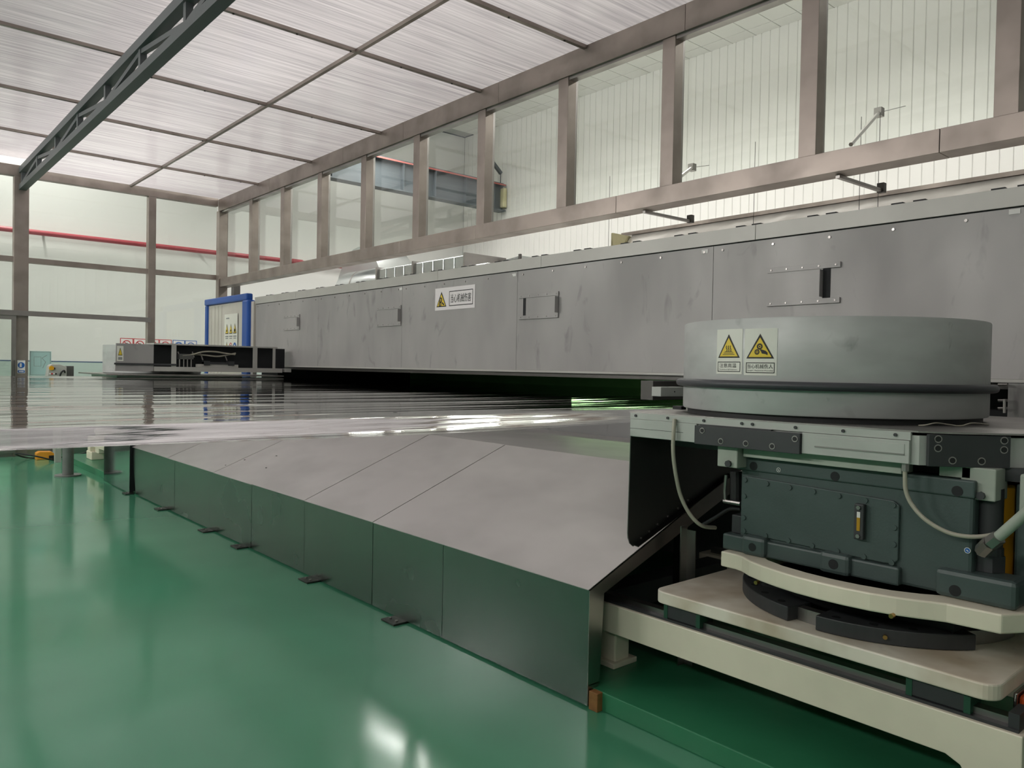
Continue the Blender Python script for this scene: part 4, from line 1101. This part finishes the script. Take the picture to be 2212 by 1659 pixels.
o = hose('rope_strip', 'thin tan strip lying wavy on the deck plate', rope, .0025, hose_grey, 'strip')
# clamps visible in the dark slot right of the guard
tc = thing('slot_clamp', 'small steel clamp screws in the dark slot beside the guard', 'clamp', (4.86, 1.5, 1.2))
for py in (831, 865, 882):
    a, b = at(2156, py, 0, 4.87), at(2176, py, 0, 4.87)
    MB().tube([a, b], .008, 8).build('pin', steel, tc)
MB().tube([at(2170, 862, 0, 4.86), at(2170, 892, 0, 4.86)], .008, 8).build('screw', steel, tc)

# ================================================================== far edge machine
fmn = thing('far_guard', 'far round guard with grey cover plate and open rail box', 'machine', (3.3, 11.1, 1.32))
YF = 10.52
MB().lathe((3.25, 11.36, 0), [(0, 1.72), (.62, 1.73), (.62, 1.36), (.6, 1.35)], 64).build('shell', drum_grey, fmn, smooth=True)
cp = MB().prism([(2.565, YF, 1.39), (2.98, YF, 1.385), (3.005, YF, 1.395), (3.018, YF, 1.42), (3.018, YF, 1.738), (2.575, YF, 1.738)], (0, .03, 0)).build('cover_plate', oven_grey, fmn, .002)
MB().box(2.55, 3.3, YF - .02, YF - .001, 1.470, 1.492).build('bumper_strip', black_paint, fmn)
box('back_plate', (3.02, 4.86, YF + .14, YF + .16, 1.40, 1.737), dark_void, fmn)
box('top_rail', (3.02, 4.69, YF, YF + .34, 1.738, 1.757), oven_strip, fmn)
box('bottom_rail', (3.02, 4.76, YF - .01, YF + .3, 1.392, 1.452), oven_strip, fmn)
for px0, px1 in ((371, 381), (547, 556), (590, 595)):
    a, b = at(px0, 770, 1, YF), at(px1, 770, 1, YF)
    box('upright', (a.x, b.x, YF, YF + .02, 1.452, 1.738), oven_strip, fmn)
box('rail_extension', (4.80, 4.895, YF - .01, YF + .2, 1.40, 1.452), oven_strip, fmn)
box('table_plate', (2.46, 4.78, YF - .02, 12.0, 1.335, 1.352), steel, fmn)
box('table_body', (2.6, 4.2, YF + .05, 11.9, 1.20, 1.335), table_grey, fmn)
# valve block, pins and hoses in the rail box
vb = thing('valve_block', 'small grey valve block with pins in the far rail box', 'valve', (3.6, YF + .02, 1.46))
a, b = at(389, 779, 1, YF), at(420, 794, 1, YF)
box('block', (a.x, b.x, YF + .03, YF + .12, 1.555, 1.625), steel_blued, vb, .004)
for px in (391, 400, 408, 416):
    q = at(px, 790, 1, YF); MB().tube([(q.x, YF + .06, 1.453), (q.x, YF + .06, 1.555)], .008, 8).build('pin', steel, vb)
ac = thing('rail_actuator', 'dark bar on pale blocks inside the far rail box', 'actuator', (4.0, YF, 1.46))
a, b = at(428, 784, 1, YF), at(516, 790, 1, YF)
box('base', (a.x, b.x, YF + .02, YF + .10, 1.453, 1.495), oven_strip, ac)
box('bar', (a.x + .08, b.x - .06, YF + .01, YF + .09, 1.495, 1.525), black_paint, ac)
for xx in (a.x + .08, b.x - .14): box('block', (xx, xx + .08, YF + .005, YF + .095, 1.48, 1.54), black_paint, ac)
for i, pts in enumerate((((394, 768), (415, 766), (440, 760), (465, 760), (490, 764), (508, 766)), ((396, 771), (420, 766), (440, 767), (470, 770), (495, 766), (509, 763)))):
    hose('air_hose', ['upper pale air hose in the far rail box', 'lower pale air hose in the far rail box'][i], [at(*p, 1, YF + .04 + .03 * i) for p in pts], .011, hose_grey, group='far air hoses')
for i, (pa, pb) in enumerate((((384, 760), (389, 773)), ((415, 760), (419, 772)), ((431, 760), (438, 778)), ((486, 769), (490, 779)))):
    o = MB().bar(at(*pa, 1, YF + .08), at(*pb, 1, YF + .08), .022, .012).build('hanger_strip', steel)
    tag(o, 'short bright hanger strip in the far rail box, number %s from the left' % ['one', 'two', 'three', 'four'][i], 'strip', 'far hanger strips')
# little warning sign on the cover plate
ss = thing('hazard_label', 'small yellow triangle label on the far cover plate', 'sign', (2.6, YF - .002, 1.52))
fm = map_y(2.583, YF - .0005, 1.515)
printed('backing', paper, [rect(0, 0, .075, .19)], fm, .001, ss)
o_, i_ = tri_pair(.012, .07, .064, .17, .10)
printed('triangle_border', ink_black, [o_], fm, .002, ss); printed('triangle_field', ink_yellow, [i_], fm, .003, ss)
printed('caption', ink_grey, [rect(.014, .015, .062, .05)], fm, .002, ss)
fb = thing('far_slide_frame', 'cream base frame and crescent under the far machine', 'machine frame', (3.2, 11.6, .084))
box('front_beam', (2.70, 2.84, 10.3, 12.55, .28, .414), cream, fb, .004)
box('leg', (2.70, 2.84, 12.40, 12.55, .2, .28), cream, fb, .004)
box('foot', (2.69, 2.86, 12.28, 12.58, .084, .20), cream, fb, .01)
box('base_plate', (2.68, 4.0, 10.75, 12.1, .49, .545), cream, fb, .01)
MB().prism(rrect(2.62, 3.9, 10.9, 12.3, .3, .69), (0, 0, .07)).build('crescent_plate', cream, fb, .006)
box('pillar', (2.72, 2.9, 12.0, 12.2, .2, .69), cream, fb, .01)
box('gearbox', (2.85, 3.75, 10.95, 11.95, .76, 1.2), gear_green, fb, .012)

# ================================================================== left side small things
pc = thing('support_column', 'round grey steel column on a floor flange under the film', 'column', (2.22, 11.38, 0))
MB().tube([(2.22, 11.38, .015), (2.22, 11.38, 1.24)], .066, 24).build('tube', pipe_grey, pc, smooth=True)
MB().tube([(2.22, 11.38, 0), (2.22, 11.38, .018)], .155, 32).build('flange', pipe_grey, pc)
MB().tube([(2.22, 11.38, 1.24), (2.22, 11.38, 1.26)], .09, 24).build('cap', pipe_grey, pc)
fp = thing('foot_pedal', 'orange foot pedal box with black cable on the floor', 'pedal', (2.29, 13.5, 0))
MB().prism([(2.20, 13.42, 0), (2.20, 13.42, .10), (2.24, 13.42, .125), (2.40, 13.42, .115), (2.46, 13.42, .06), (2.41, 13.42, 0)], (0, .16, 0)).build('hood', pedal_orange, fp, .008)
box('treadle', (2.35, 13.405, 13.41, 13.42, .01, .05) if False else (2.36, 2.43, 13.41, 13.425, .01, .06), black_rubber, fp)
pts = []
for k in range(14):
    a = k / 13 * 1.8 * pi; pts.append((2.20 + .28 * cos(a + 1.2), 13.35 + .30 * sin(a + 1.2), .012 + .12 * max(0, sin(a * .9 - .6))))
hose('pedal_cable', 'black cable coiled on the floor round the orange pedal', pts + [(2.62, 13.5, .02), (2.95, 13.7, .05), (3.2, 13.9, .1)], .011, black_rubber, 'cable')
wp_ = thing('slim_post', 'slim pale post standing at the end partition', 'post', (2.55, 14.0, 0))
box('post', (2.52, 2.585, 13.98, 14.04, 0.03, 1.15), console_grey, wp_, .004)
box('base', (2.49, 2.615, 13.95, 14.07, 0, .03), console_grey, wp_, .004)
cn_ = thing('control_console', 'grey push button console with yellow emergency stop', 'console', (2.42, 12.95, 0))
MB().prism([(2.245, 12.9, 1.26), (2.265, 12.9, 1.425), (2.30, 12.9, 1.452), (2.40, 12.9, 1.452), (2.49, 12.9, 1.42), (2.49, 12.9, 1.26)], (0, .2, 0)).build('case', console_grey, cn_, .006)
box('back_box', (2.47, 2.60, 12.98, 13.12, 1.24, 1.43), steel_blued, cn_, .004)
box('stand', (2.36, 2.44, 12.96, 13.04, 0, 1.26), console_grey, cn_)
MB().disc((2.29, 12.9, 1.395), .032, (0, -1, 0), .03, 16).build('emergency_stop', yellow_paint, cn_)
MB().disc((2.325, 12.9, 1.39), .014, (0, -1, 0), .02, 12).build('stop_knob', black_rubber, cn_)
for i, (x, m_) in enumerate(((2.275, sign_white), (2.30, ink_red), (2.325, sign_white), (2.35, black_rubber))):
    MB().disc((x, 12.9, 1.312), .011, (0, -1, 0), .012, 12).build('button', m_, cn_)
o = hose('cable_x', None, [(2.40, 12.89, 1.27), (2.41, 12.85, 1.33), (2.45, 12.86, 1.36), (2.48, 12.95, 1.30)], .012, black_rubber)
o.name = 'cable'; o.parent = cn_; o.location = WL['cable_x'] - wloc(cn_)
